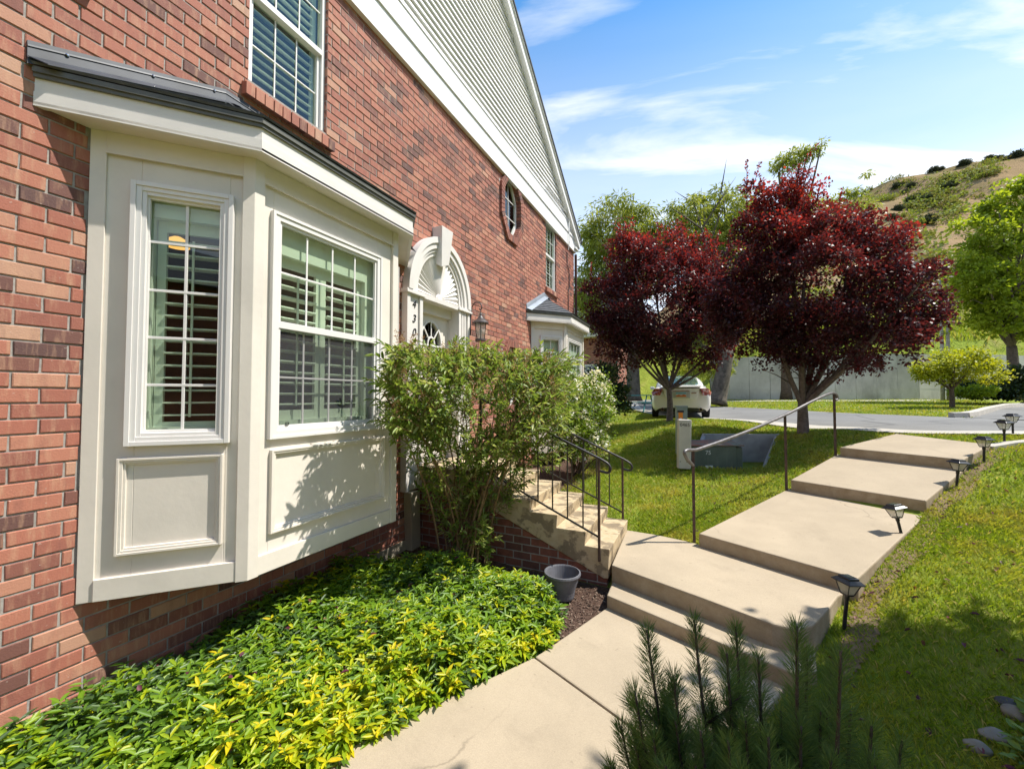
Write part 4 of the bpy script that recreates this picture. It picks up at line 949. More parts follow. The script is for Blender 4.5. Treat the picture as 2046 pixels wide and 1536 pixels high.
# ---------------------------------------------------------------- walkway handrail
p1, p2, p3 = Vector((3.09, 4.95, -1.60)), Vector((4.23, 6.76, -1.32)), Vector((5.06, 7.92, -.98))
t1, t2, t3 = -.60, -.265, .045
wr = thing('walkway_rail', 'bent grey metal handrail on three posts along the stepped walkway', 'handrail', tuple(p1))
for p, z in ((p1, t1), (p2, t2), (p3, t3)):
    q = MB(); q.tube([p, (p.x, p.y, z)], .021, 4, sq=True); q.build('post', 'rusty_iron', wr)
d = (p2 - p1); d.z = 0; d.normalize(); d3 = (p3 - p2); d3.z = 0; d3.normalize()
a = Vector((p1.x, p1.y, t1 + .012)); c = Vector((p3.x, p3.y, t3 + .012)); m = Vector((p2.x, p2.y, t2 + .012))
pts = [a + Vector((0, 0, -.17)) + d * -.0, a - d * .10 + Vector((0, 0, -.10)), a - d * .155 + Vector((0, 0, -.02)), a - d * .10 + Vector((0, 0, .005)), a, a + d * .18 + Vector((0, 0, .012)), a.lerp(m, .5) + Vector((0, 0, -.025)), m, m.lerp(c, .5) + Vector((0, 0, .025)), c - d3 * .2 + Vector((0, 0, -.015)), c, c + d3 * .09 + Vector((0, 0, -.03)), c + d3 * .10 + Vector((0, 0, -.09)), c + d3 * .02 + Vector((0, 0, -.11))]
q = MB(); q.tube(spline(pts, 6), .0195, 10); q.build('rail', 'rail_metal', wr, smooth=True)

# ---------------------------------------------------------------- solar path lamps
def path_lamp():
    t = thing('path_lamp', '', 'garden lamp', (0, 0, 0), 'solar lamps along the walkway')
    q = MB(); q.tube([(0, 0, -.08), (0, 0, .235)], .0155, 10); q.tube([(0, 0, .20), (0, 0, .24)], .020, 10); q.build('stake', 'lamp_black', t, smooth=False)
    def sqr(w_, z): return [(-w_, -w_, z), (w_, -w_, z), (w_, w_, z), (-w_, w_, z)]
    q = MB(); q.box(-.034, .034, -.034, .034, .235, .247)
    lo, hi = sqr(.034, .245), sqr(.062, .345)
    for i in range(4): q.tube([lo[i], hi[i]], .0042, 4, sq=True)
    for i in range(4): q.tube([hi[i], hi[(i + 1) % 4]], .0042, 4, sq=True)
    q.build('cage', 'lamp_black', t)
    q = MB(); q.add(sqr(.031, .248) + sqr(.058, .343), [(0, 1, 5, 4), (1, 2, 6, 5), (2, 3, 7, 6), (3, 0, 4, 7)]); q.build('lamp_glass', 'lamp_glass', t)
    q = MB(); q.add(sqr(.086, .345) + sqr(.086, .352) + sqr(.060, .376) + sqr(.052, .376) + sqr(.052, .392) + sqr(.044, .397), [(3, 2, 1, 0)] + [(k * 4 + i, k * 4 + (i + 1) % 4, k * 4 + 4 + (i + 1) % 4, k * 4 + 4 + i) for k in range(5) for i in range(4)] + [(20, 21, 22, 23)])
    q.build('cap', 'lamp_black', t, bevel=.002)
    q = MB(); q.box(-.037, .037, -.037, .037, .3965, .3995); q.build('solar_panel', 'solar_panel', t)
    return t
LP = [((4.13, 3.83), (.04, .09), 'solar path lamp beside the lowest steps, in front of the pine, nearest of the row'),
      ((4.98, 5.36), (-.12, -.13), 'tilted solar path lamp at the edge of the middle flag'),
      ((5.90, 6.62), (.03, .08), 'solar path lamp beside the second flag from the road'),
      ((6.42, 7.25), (.0, .04), 'solar path lamp at the right corner of the top flag'),
      ((7.02, 8.12), (.02, -.03), 'solar path lamp on the kerb, left of the close pair by the road'),
      ((7.53, 9.0), (-.02, .02), 'solar path lamp by the road, right one of the close pair')]
proto = path_lamp()
for i, ((x, y), (rx, ry), lab) in enumerate(LP):
    o = proto if i == 0 else copy_tree(proto)
    o.location = (x, y, z1(x, y) + .005 + (.06 if i == 0 else 0)); o.scale = (.85, .85, .85); o.rotation_euler = (rx, ry, R(30) + random.uniform(-.15, .15)); o['label'] = lab

# ---------------------------------------------------------------- wall lantern
LC = (.215, 5.235, .83)
wl = thing('wall_lantern', 'dark bronze wall lantern on a curled arm right of the front door', 'lantern', (0, 5.235, 1.05))
q = MB(); q.tube([(.012, 5.235, .93), (.012, 5.235, 1.28)], .035, 10)
q.build('back_plate', 'lantern_bronze', wl, bevel=.01)
q = MB(); q.tube(spline([(.02, 5.235, 1.05), (.05, 5.235, 1.22), (.06, 5.235, 1.34), (.12, 5.235, 1.415), (.20, 5.235, 1.40), (.235, 5.235, 1.34), (.215, 5.235, 1.30), (.19, 5.235, 1.315)], 7), .0085, 8); q.tube([(.215, 5.235, 1.30), (.215, 5.235, 1.235)], .007, 6)
q.build('arm', 'lantern_bronze', wl, smooth=True)
q = MB(); q.lathe([(.010, .42), (.020, .405), (.016, .385), (.03, .365), (.045, .34), (.11, .285), (.125, .27), (.125, .262), (.095, .262)], LC, 20); q.build('roof', 'lantern_bronze', wl, smooth=False)
q = MB()
for k in range(6):
    an = 2 * PI * k / 6; q.tube([(LC[0] + .066 * math.cos(an), LC[1] + .066 * math.sin(an), LC[2] + .03), (LC[0] + .09 * math.cos(an), LC[1] + .09 * math.sin(an), LC[2] + .265)], .006, 4)
q.lathe([(.076, .0), (.08, .008), (.076, .03), (.06, .034)], LC, 18); q.build('cage', 'lantern_bronze', wl)
q = MB(); q.lathe([(.064, .034), (.086, .262)], LC, 18); q.build('lantern_glass', 'lamp_glass', wl, smooth=True)
q = MB(); q.lathe([(.012, .034), (.012, .10), (.022, .13), (.018, .17), (.001, .19)], LC, 10); q.build('bulb', 'sticker_white', wl, smooth=True)

# ---------------------------------------------------------------- pot
pc = (1.99, 3.67, z1(1.99, 3.67) + .035)
PZ = .84
pt = thing('plant_pot', 'empty dark grey plastic plant pot on mulch at the foot of the porch steps', 'pot', pc)
q = MB(); q.lathe([(.105, 0), (.11, .02), (.118, .09), (.121, .092), (.128, .13), (.131, .132), (.138, .17), (.142, .172), (.152, .235), (.166, .24), (.171, .255), (.168, .272), (.156, .275), (.150, .262), (.138, .20), (.112, .06)], (0, 0, 0), 36, Matrix.Translation(pc) @ Matrix.Diagonal((1, 1, PZ, 1))); q.build('pot_body', 'pot_plastic', pt, smooth=False)
q = MB(); q.lathe([(.116, .05), (.08, .058), (.001, .064)], pc, 24); q.build('soil', 'pot_soil', pt)

# ---------------------------------------------------------------- utilities on the lawn
up = thing('utility_post', 'beige marker post numbered 0465 in the lawn', 'utility post', (2.88, 7.83, -1.26))
T = Matrix.Translation((2.88, 7.83, -1.26)) @ Matrix.Rotation(R(12), 4, 'Z') @ Matrix.Rotation(R(1.5), 4, 'Y')
q = MB(); q.prism([(-.115, -.09, 0), (.085, -.09, 0), (.10, -.05, 0), (.10, .09, 0), (-.115, .09, 0)], (0, 0, .86)); q.v = [tuple(T @ Vector(v)) for v in q.v]; q.build('post_body', 'post_beige', up, bevel=.012)
text_mesh('number', '0465', .082, 'ink_black', T @ Matrix(((1, 0, 0, -.015), (0, 0, -1, -.0905), (0, 1, 0, .745), (0, 0, 0, 1))), up, ext=.001)
for bx_ in (-.09, .02):
    q = MB(); q.box(bx_, bx_ + .015, -.0915, -.088, .12, .135, T); q.build('bolt', 'ink_black', up)
gp = thing('utility_pedestal', 'grey green utility pedestal with an orange sticker behind the beige post', 'pedestal', (2.80, 8.75, -1.15))
T = Matrix.Translation((2.80, 8.75, -1.15)) @ Matrix.Rotation(R(12), 4, 'Z')
q = MB(); q.box(-.10, .10, -.09, .09, 0, .93, T); q.box(-.112, .112, -.102, .102, .9301, .975, T); q.build('pedestal_body', 'ped_green', gp, bevel=.008)
q = MB(); q.box(-.065, .015, -.0935, -.0905, .58, .845, T); q.build('sticker', 'orange_sticker', gp)
q = MB(); q.box(-.085, .035, -.0936, -.0905, .8455, .885, T); q.build('sticker_band', 'ink_black', gp)
q = MB(); q.lathe([(.024, 0), (.024, .001), (.001, .0012)], (0, 0, 0), 16, T @ Matrix.Translation((-.025, -.0936, .715)) @ Matrix.Rotation(R(90), 4, 'X')); q.build('sticker_dot', 'sticker_white', gp)

wz = -1.36; FLp, FRp, BRp, BLp = [Vector((x, y, 0)) for x, y in WELL]
wt = thing('retaining_well', 'grey open fronted retaining well set into the lawn slope around the transformer', 'retaining well', (3.7, 9.1, wz))
q = MB(); th = .09
def wall_seg(a, b, za, zb, inn):
    n = Vector((inn.x, inn.y, 0)).normalized() * th
    q.add([(a.x, a.y, wz - .1), (b.x, b.y, wz - .1), (b.x + n.x, b.y + n.y, wz - .1), (a.x + n.x, a.y + n.y, wz - .1), (a.x, a.y, za), (b.x, b.y, zb), (b.x + n.x, b.y + n.y, zb), (a.x + n.x, a.y + n.y, za)], [(0, 1, 2, 3), (4, 7, 6, 5), (0, 4, 5, 1), (1, 5, 6, 2), (2, 6, 7, 3), (3, 7, 4, 0)])
zb_ = -.775
bn = Vector((BRp.y - BLp.y, -(BRp.x - BLp.x), 0)); wall_seg(BLp, BRp, zb_, zb_ - .01, bn)
rn = (BLp - BRp); wall_seg(FRp, BRp, -1.33, zb_ - .002, rn); wall_seg(FLp, BLp, -1.33, zb_ - .002, -rn)
q.build('well_wall', 'well_grey', wt, bevel=.01)
tr = thing('transformer', 'low dark green transformer cabinet with a rusty lid, marked 75', 'transformer', (3.55, 8.6, -1.4))
xd = (FRp - FLp).normalized(); T = Matrix.Translation(Vector((FLp.x, FLp.y, -1.42)) + xd * .10 + Vector((-xd.y, xd.x, 0)) * .10) @ Matrix.Rotation(math.atan2(xd.y, xd.x), 4, 'Z')
q = MB(); q.box(0, .86, 0, .50, 0, .52, T); q.box(.862, .99, .03, .50, 0, .50, T); q.build('cabinet', 'transformer_green', tr, bevel=.015)
q = MB(); q.prism([tuple(T @ Vector(v)) for v in ((-.02, -.02, .5205), (1.0, -.02, .5205), (1.0, .52, .5605), (-.02, .52, .5605))], (0, 0, .025)); q.build('lid', 'transformer_lid', tr, bevel=.008)
text_mesh('number', '75', .105, 'sticker_white', T @ Matrix(((1, 0, 0, .33), (0, 0, -1, -.002), (0, 1, 0, .37), (0, 0, 0, 1))), tr, ext=.001)
q = MB(); q.box(.27, .41, -.004, -.0005, .12, .17, T); q.build('warning_label', 'sticker_white', tr)
q = MB(); q.box(.27, .41, -.0042, -.0005, .03, .119, T); q.build('warning_label', 'slate_dark', tr)

# ---------------------------------------------------------------- parked car
cz = z1(2.5, 14.3) + .03
car = thing('parked_car', 'white sedan parked at the roadside, seen from behind past the young plum trunk', 'car', (2.56, 14.0, cz))
CT = Matrix.Rotation(R(5), 4, 'Z')
def loft(mb, secs):
    n = len(secs[0]); vs = [v for s in secs for v in s]; fs = []
    for i in range(len(secs) - 1):
        for k in range(n - 1): fs.append((i * n + k, i * n + k + 1, (i + 1) * n + k + 1, (i + 1) * n + k))
    fs += [tuple(range(n))[::-1], tuple(range((len(secs) - 1) * n, len(secs) * n))]; mb.add(vs, fs)
def carpart(name, mb, mat, parent=None, bevel=0, smooth=False):
    mb.v = [tuple(CT @ Vector(v) + Vector(car.location)) for v in mb.v]
    return mb.build(name, mat, parent or car, bevel, smooth)
def sec(y, hw, zlo, zs, zt2, top_hw):   # right half mirrored; open strip from left sill over the top to right sill
    h = [(hw * .86, zlo), (hw * .97, zlo + .09), (hw, (zlo + zs) / 2), (hw * .985, zs - .06), (hw * .93, zs), (top_hw, zt2), (top_hw * .5, zt2 + .018)]
    return [(-x, y, z) for x, z in h] + [(x, y, z) for x, z in h[::-1]]
b = MB()
loft(b, [sec(0.0, .74, .36, .72, .74, .60), sec(.03, .83, .27, .80, .86, .66), sec(.12, .885, .24, .88, 1.00, .70), sec(.35, .90, .22, .93, 1.03, .72), sec(.62, .905, .21, .95, 1.05, .73), sec(1.2, .91, .21, .95, 1.02, .80), sec(2.4, .91, .21, .94, 1.0, .80), sec(3.5, .90, .21, .93, .99, .76), sec(4.4, .86, .22, .80, .88, .70), sec(4.75, .74, .3, .66, .70, .56)])
BODY = carpart('body', b, 'car_white', None, 0, True); m = BODY.modifiers.new('sub', 'SUBSURF'); m.levels = 1; m.render_levels = 2
g = MB()
def gs(y, bw, zb, tw, zt2): return [(-bw, y, zb), (-bw * .97, y, zb + (zt2 - zb) * .55), (-tw, y, zt2 - .03), (-tw * .8, y, zt2), (tw * .8, y, zt2), (tw, y, zt2 - .03), (bw * .97, y, zb + (zt2 - zb) * .55), (bw, y, zb)]
loft(g, [gs(.55, .72, 1.0, .62, 1.06), gs(.95, .76, 1.0, .60, 1.28), gs(1.35, .78, .98, .58, 1.42), gs(2.2, .79, .97, .57, 1.47), gs(2.8, .78, .97, .57, 1.42), gs(3.6, .72, .97, .60, 1.03)])
CAB = carpart('cabin', g, 'car_white', None, 0, True); CAB.modifiers.new('sub', 'SUBSURF').render_levels = 1
g = MB(); g.add([(-.585, .60, 1.075), (.585, .60, 1.075), (.50, 1.27, 1.425), (-.50, 1.27, 1.425)], [(0, 1, 2, 3)]); g.v = [(x, y - .0, z + .02) for x, y, z in g.v]; carpart('rear_window', g, 'car_glass')
g = MB()
for s in (-1, 1): g.add([(s * .775, 1.1, 1.03), (s * .795, 2.9, 1.03), (s * .62, 2.65, 1.37), (s * .615, 1.45, 1.38)], [(0, 1, 2, 3)])
g2 = MB(); g2.add(g.v[:4], [(0, 1, 2, 3)]); carpart('side_window', g2, 'car_glass'); g2 = MB(); g2.add(g.v[4:], [(0, 1, 2, 3)]); carpart('side_window', g2, 'car_glass')
# trunk lid with its lip, lamps, plate, exhausts
tl = MB(); rc = MB(); rc.box(-.27, .27, -.034, -.01, .655, .862); carpart('plate_recess', rc, 'silver_panel', None, .01)
tl.prism([(-.56, -.012, .97), (.56, -.012, .97), (.46, -.022, .66), (.40, -.024, .62), (-.40, -.024, .62), (-.46, -.022, .66)], (0, .2, 0))
LID = carpart('boot_lid', tl, 'car_white', None, .012)
lp = MB(); lp.prism([(-.60, -.045, 1.0), (.60, -.045, 1.0), (.60, .3, 1.05), (-.60, .3, 1.05)], (0, 0, .022)); carpart('spoiler', lp, 'car_white', None, .008)
ch = MB(); ch.box(-.26, .26, -.035, -.02, .865, .895); carpart('chrome_strip', ch, 'chrome', None, .004)
sm = MB(); sm.sweep([(-.575, -.006), (.575, -.006)], .963, .973, -.002, .006); carpart('seam', sm, 'dark_plastic')
for s in (-1, 1):
    lm = MB(); lm.prism([(s * .54, -.035, .965), (s * .80, .01, .96), (s * .90, .16, .84), (s * .86, .06, .74), (s * .62, -.035, .74)], (0, .12, 0)); carpart('tail_light', lm, 'tail_lens', None, .012)
    ex = MB(); ex.lathe([(.05, 0), (.05, .12), (.042, .12), (.042, .01)], (0, 0, 0), 16, Matrix.Translation((s * .56, -.005, .30)) @ Matrix.Rotation(R(90), 4, 'X')); carpart('exhaust', ex, 'chrome')
    ei = MB(); ei.lathe([(.041, .0), (.001, .0)], (0, 0, 0), 16, Matrix.Translation((s * .56, -.03, .30)) @ Matrix.Rotation(R(90), 4, 'X')); carpart('exhaust_bore', ei, 'ink_black')
    mi = MB(); mi.box(s * .92 - .08, s * .92 + .08, 3.0, 3.1, .98, 1.10); carpart('wing_mirror', mi, 'car_white', None, .03)
    for yw in (.95, 3.65):
        wh = MB(); wh.lathe([(.19, -.105), (.31, -.105), (.328, -.08), (.328, .08), (.31, .105), (.19, .105), (.19, -.105)], (0, 0, 0), 28, Matrix.Translation((s * .79, yw, .328)) @ Matrix.Rotation(R(90), 4, 'Y')); W_ = carpart('wheel', wh, 'rubber')
        rm = MB(); rm.lathe([(.195, -.09), (.195, .095), (.16, .085), (.05, .07), (.001, .075)], (0, 0, 0), 20, Matrix.Translation((s * .79, yw, .328)) @ Matrix.Rotation(R(90 * s), 4, 'Y')); carpart('rim', rm, 'chrome', W_)
va = MB(); va.prism([(-.72, .05, .345), (.72, .05, .345), (.66, .10, .22), (-.66, .10, .22)], (0, .35, 0)); carpart('rear_valance', va, 'dark_plastic', None, .01)
pl_ = MB(); pl_.box(-.155, .155, -.046, -.030, .69, .845); PLT = carpart('number_plate', pl_, 'plate_white')
pb = MB(); pb.box(-.15, .15, -.0485, -.047, .775, .842); carpart('plate_band', pb, 'plate_blue', PLT)
pb = MB(); pb.prism([(-.15, -.0485, .695), (.15, -.0485, .695), (.15, -.0485, .745), (.08, -.0485, .772), (.0, -.0485, .745), (-.06, -.0485, .77), (-.15, -.0485, .74)], (0, .0014, 0)); carpart('plate_rock_motif', pb, 'plate_orange', PLT)
bd_ = MB(); bd_.box(.30, .44, -.030, -.023, .80, .83); carpart('badge', bd_, 'chrome', None)

# ---------------------------------------------------------------- picnic table
pcx, pcy = .45, 18.6; pz = z1(pcx, pcy)
pic = thing('picnic_table', 'teal metal picnic table on the grass beyond the car', 'picnic table', (pcx, pcy, pz))
T = Matrix.Translation((pcx, pcy, pz)) @ Matrix.Rotation(R(-12), 4, 'Z')
q = MB()
for k in range(5): q.box(-.9, .9, -.37 + k * .15, -.37 + k * .15 + .135, .72, .76, T)
q.build('tabletop', 'teal_paint', pic)
for s in (-1, 1):
    q = MB(); q.box(-.9, .9, s * .68 - .13, s * .68 - .005, .42, .455, T); q.box(-.9, .9, s * .68 + .005, s * .68 + .13, .42, .455, T); q.build('bench', 'teal_paint', pic)
    q = MB()
    for sy in (-1, 1): q.tube([T @ Vector((s * .62, sy * .70, 0)), T @ Vector((s * .62, sy * .25, .71))], .028, 6)
    q.tube([T @ Vector((s * .62, -.78, .40)), T @ Vector((s * .62, .78, .40))], .025, 6); q.build('leg', 'teal_paint', pic)

# ---------------------------------------------------------------- retaining wall
rw = thing('retaining_wall', 'long stained concrete retaining wall with board marks beyond the road', 'wall', (9, 29, -.2))
q = MB()
RW = [(3.6, 28.6), (9.0, 28.4), (14.2, 30.4), (20.5, 34.4), (27, 38)]
for a, b in zip(RW[:-1], RW[1:]):
    d = Vector((b[0] - a[0], b[1] - a[1], 0)); ln = d.length; n = 5
    for k in range(n):
        a_ = Vector((a[0], a[1], 0)) + d * k / n; b_ = Vector((a[0], a[1], 0)) + d * ((k + 1) / n) - d.normalized() * .015
        q.sweep([(a_.x, a_.y), (b_.x, b_.y)], -.7, 2.42 + .02 * math.sin(k * 7), -.3, random.uniform(0, .012))
    for zz in (.45, 1.35):
        q.sweep([a, b], zz, zz + .02, .0, .016)
q.build('wall_panels', 'retaining_concrete', rw)

# ---------------------------------------------------------------- neighbouring house far left
fh = thing('brick_house', 'red brick house with grey shingle roof half hidden behind the plum tree', 'house', (-3.5, 28, 0))
FT = Matrix.Translation((-1.75, 26.3, -.2)) @ Matrix.Rotation(R(-4), 4, 'Z')
q = MB(); q.box(-8, 0, 0, 9, 0, 4.1, FT); q.build('wall', 'brick_front_far', fh)
q = MB(); q.prism([FT @ Vector(v) for v in ((-8.4, -.6, 4.45), (.45, -.6, 4.45), (.45, 4.6, 8.4), (-8.4, 4.6, 8.4))], (0, .0, .12)); q.prism([FT @ Vector(v) for v in ((-8.4, 9.6, 4.45), (.45, 9.6, 4.45), (.45, 4.6, 8.4), (-8.4, 4.6, 8.4))], (0, .0, .12)); q.build('roof', 'roof_shingle', fh)
q = MB(); q.box(-8.4, .45, -.62, -.5, 4.1, 4.45, FT); q.box(-8.3, .40, -.5, -.002, 4.1, 4.14, FT); q.build('eaves', 'white_paint', fh)
q = MB(); q.prism([FT @ Vector(v) for v in ((0.002, 0, 4.1), (0.002, 9, 4.1), (0.002, 4.6, 8.0))], (-.1, 0, 0)); q.build('gable', 'white_paint', fh)
for x in (-1.75, -4.4):
    q = MB(); T = FT @ Matrix.Translation((x, 0, 0)) @ Matrix.Rotation(R(180), 4, 'Z')
    casing(q, T, -.42, .42, .95, 2.35, [(0, .07, .03)]); q.box(-.35, .35, -.01, .02, 1.62, 1.66, T); F = q.build('window', 'vinyl_white', fh)
    q = MB(); q.box(-.35, .35, -.005, .008, 1.02, 2.28, T); q.build('pane', 'car_glass', F)

# ---------------------------------------------------------------- plants: generator
def blob_pts(ells, n, shell=.55):
    """random points in a union of ellipsoids (cx,cy,cz,rx,ry,rz), biased to the outside"""
    vol = np.array([e[3] * e[4] * e[5] for e in ells]) ** .75; k = rng.choice(len(ells), n, p=vol / vol.sum()); E_ = np.array(ells)[k]
    d = rdir(n); r = rng.random(n) ** (1 / 3) * (1 - shell) + shell * (1 - .25 * rng.random(n) ** 2)
    return E_[:, :3] + d * E_[:, 3:] * r[:, None], d, r
def grow_leaves(ells, ncl, per, crad, ln, wd, up=.25, shell=.55, droop=0., fine=False, bright=None, flat=.7, gap=None):
    Cc, d, r = blob_pts(ells, ncl, shell)
    if gap is not None:
        keep = np.array([gap(c) for c in Cc]); Cc, d, r = Cc[keep], d[keep], r[keep]
    n = len(Cc) * per; c = np.repeat(Cc, per, 0); o = rdir(n) * (rng.random(n) ** .5)[:, None] * np.array([1, 1, flat]) * (crad * (.6 + .8 * np.repeat(rng.random(len(Cc)), per)))[:, None]
    P = c + o; D = unit(unit(o) * .7 + rdir(n) * .8 + np.array([0, 0, -droop])); Nn = unit(rdir(n) + np.array([0, 0, up * 3]))
    tone = np.clip(np.repeat(rng.random(len(Cc)), per) * .6 + rng.random(n) * .4, 0, 1)
    return leaves(P, D, Nn, ln * (.7 + .6 * rng.random(n)), wd * (.7 + .6 * rng.random(n)), tone, fine), Cc
def limbs(mb, base, fork, targets, r0, r1, seg=7, sub=.28):
    base, fork = Vector(base), Vector(fork)
    mb.tube(spline([base, base.lerp(fork, .5) + Vector((random.uniform(-.03, .03), random.uniform(-.03, .03), 0)), fork], 4), [r0 * (1.25 - .0) if i == 0 else r0 + (r1 - r0) * i / 8 for i in range(9)], 10)
    for t in targets:
        t = Vector(t); L_ = (t - fork).length; m = fork.lerp(t, .45) + Vector((random.uniform(-.1, .1) * L_ * .5, random.uniform(-.1, .1) * L_ * .5, -.06 * L_))
        P = spline([fork - Vector((0, 0, .06)), m, t], 5); rr = r1 * random.uniform(.45, .7)
        mb.tube(P, [max(.006, rr * (1 - i / len(P)) + .008) for i in range(len(P))], seg)
        for k in range(3):
            s = P[random.randint(3, len(P) - 2)]; e = s + Vector((random.uniform(-1, 1), random.uniform(-1, 1), random.uniform(.0, 1))) * L_ * sub
            mb.tube([s, s.lerp(e, .5) + Vector((0, 0, .03)), e], [rr * .3, rr * .2, .004], 5)
def tree(name, label, catg, base, fork_h, ells, ncl, per, crad, ln, wd, leafm, barkm, r0, group=None, ntg=14, extra=None, young=False, sub=.28, **kw):
    z = z1(base[0], base[1]) if len(base) < 3 else base[2]; b = (base[0], base[1], z)
    t = thing(name, label, catg, b, group)
    if young:   # knobbly outline: small side clumps
        bp, _, _ = blob_pts(ells, 46, .92); ells = list(ells) + [(q[0], q[1], q[2], *(random.uniform(.16, .36) for _ in range(3))) for q in bp if q[2] > z + fork_h + .5]
    (V, F, rr), Cc = grow_leaves(ells, ncl, per, crad, ln, wd, **kw)
    if young: # redder towards the crown top: sunlit glow put into leaf tone, besides fresh growth
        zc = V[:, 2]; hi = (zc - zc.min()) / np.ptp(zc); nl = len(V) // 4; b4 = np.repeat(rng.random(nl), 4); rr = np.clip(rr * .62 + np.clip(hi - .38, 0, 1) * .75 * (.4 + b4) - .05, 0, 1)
    tw_ = MB()
    if young:   # upright sprigs that break the outline
        zmax = Cc[:, 2].max(); zmin = Cc[:, 2].min(); SP = []; SD = []; ST = []
        for c in Cc:
            hc = (c[2] - zmin) / (zmax - zmin)
            if hc > .5 and rng.random() < .40:
                L_ = rng.uniform(.25, .55); dr_ = unit(np.array([rng.normal() * .35, rng.normal() * .35, 1.0])); k = np.linspace(.2, 1, 26)[:, None]
                p = c + dr_ * L_ * k; SP.append(p + rdir(26) * .04 * (1.3 - k)); SD.append(unit(rdir(26) + dr_ * .8)); ST.append(np.clip(.45 + .5 * hc * rng.random(26), 0, 1)); tw_.tube([c, c + dr_ * L_], [.008, .003], 4)
        if SP:
            SP = np.concatenate(SP); SD = np.concatenate(SD); ST = np.concatenate(ST); V2, F2, r2 = leaves(SP, SD, rdir(len(SP)), ln * .85, wd * .85, ST)
            V, F, rr = cat([(V, F, rr), (V2, F2, r2)])
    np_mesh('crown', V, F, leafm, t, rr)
    mb = tw_; idx = rng.choice(len(Cc), min(ntg, len(Cc)), replace=False)
    limbs(mb, (b[0], b[1], z - .1), (b[0] + (extra or (0, 0))[0], b[1] + (extra or (0, 0))[1], z + fork_h), [Vector(b).lerp(Vector(Cc[i]), .9) if False else Vector(Cc[i]) for i in idx], r0, r0 * .7, 7, sub)
    mb.build('trunk', barkm, t, smooth=True)
    return t
def at(px, py, depth):
    """place of a feature of the photograph at a given distance, used to survey positions"""
    d = FWD + RGT * ((px - 1023) / 810) - UPV * ((py - 768) / 810); return CAMP + d * depth
def ell(px, py, depth, rx, rz, ry=None):
    c = at(px, py, depth); s = depth / 810; return (c[0], c[1], c[2], rx * s, (ry or rx * .85) * s, rz * s)

# two purple leaved plums
d2 = 8.1
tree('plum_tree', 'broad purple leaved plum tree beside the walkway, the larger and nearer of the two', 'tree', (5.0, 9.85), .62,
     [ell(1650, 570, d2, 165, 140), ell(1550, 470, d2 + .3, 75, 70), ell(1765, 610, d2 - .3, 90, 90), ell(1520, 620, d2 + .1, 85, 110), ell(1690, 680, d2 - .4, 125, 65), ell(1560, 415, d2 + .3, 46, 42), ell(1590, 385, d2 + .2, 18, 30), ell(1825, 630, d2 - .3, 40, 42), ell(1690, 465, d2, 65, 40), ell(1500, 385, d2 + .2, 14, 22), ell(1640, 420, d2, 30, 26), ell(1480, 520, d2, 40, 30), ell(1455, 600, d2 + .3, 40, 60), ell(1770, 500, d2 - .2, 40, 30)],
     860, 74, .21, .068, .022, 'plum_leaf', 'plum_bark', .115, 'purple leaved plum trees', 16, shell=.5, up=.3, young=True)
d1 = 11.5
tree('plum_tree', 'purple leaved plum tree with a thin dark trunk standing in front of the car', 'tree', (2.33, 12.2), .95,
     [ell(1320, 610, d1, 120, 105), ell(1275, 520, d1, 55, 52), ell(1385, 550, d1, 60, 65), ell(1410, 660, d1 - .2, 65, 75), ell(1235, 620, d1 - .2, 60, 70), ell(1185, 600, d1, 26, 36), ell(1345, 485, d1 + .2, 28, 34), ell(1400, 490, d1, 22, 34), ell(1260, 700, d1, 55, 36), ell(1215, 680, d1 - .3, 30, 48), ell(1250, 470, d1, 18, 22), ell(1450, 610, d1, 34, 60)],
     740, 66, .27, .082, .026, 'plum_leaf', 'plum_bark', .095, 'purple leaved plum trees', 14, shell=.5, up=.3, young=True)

# willows and other trees beyond the road
dW = 27
tree('willow_tree', 'tall pale green willow behind the left plum tree, with a thick grey trunk', 'tree', tuple(at(1266, 797, 20)), 2.6,
     [ell(1230, 450, 22, 60, 55), ell(1200, 490, 22, 48, 50), ell(1280, 440, 22, 40, 40), ell(1200, 600, 22, 60, 80), ell(1300, 520, 22, 60, 70), ell(1185, 560, 22, 35, 60)],
     230, 70, .55, .30, .035, 'willow_leaf', 'willow_bark', .36, 'willow trees beyond the road', 12, droop=.8, shell=.4)
tree('willow_tree', 'pale green willow between the two plum trees, with a leaning trunk beside the car', 'tree', tuple(at(1432, 803, 18.5)), 2.4,
     [ell(1390, 450, 21, 75, 60), ell(1440, 430, 21, 55, 55), ell(1350, 480, 21, 45, 60), ell(1440, 560, 21, 75, 110), ell(1490, 470, 21, 50, 80), ell(1400, 700, 21, 60, 60), ell(1480, 390, 21, 14, 30)],
     300, 70, .5, .28, .034, 'willow_leaf', 'willow_bark', .38, 'willow trees beyond the road', 12, droop=.8, shell=.4, extra=(.5, .3))
tree('willow_tree', 'sparse willow top with bare twigs rising above the right plum tree', 'tree', tuple(at(1570, 800, 24)), 7.5,
     [ell(1580, 318, 24, 30, 16), ell(1615, 302, 24, 34, 16), ell(1560, 330, 24, 16, 14), ell(1730, 395, 24, 35, 22), ell(1690, 405, 24, 28, 24), ell(1600, 430, 24, 50, 40), ell(1730, 352, 24, 8, 6)],
     90, 52, .36, .26, .035, 'willow_leaf', 'brown_bark', .34, 'willow trees beyond the road', 26, droop=.5, shell=.3, sub=.07)
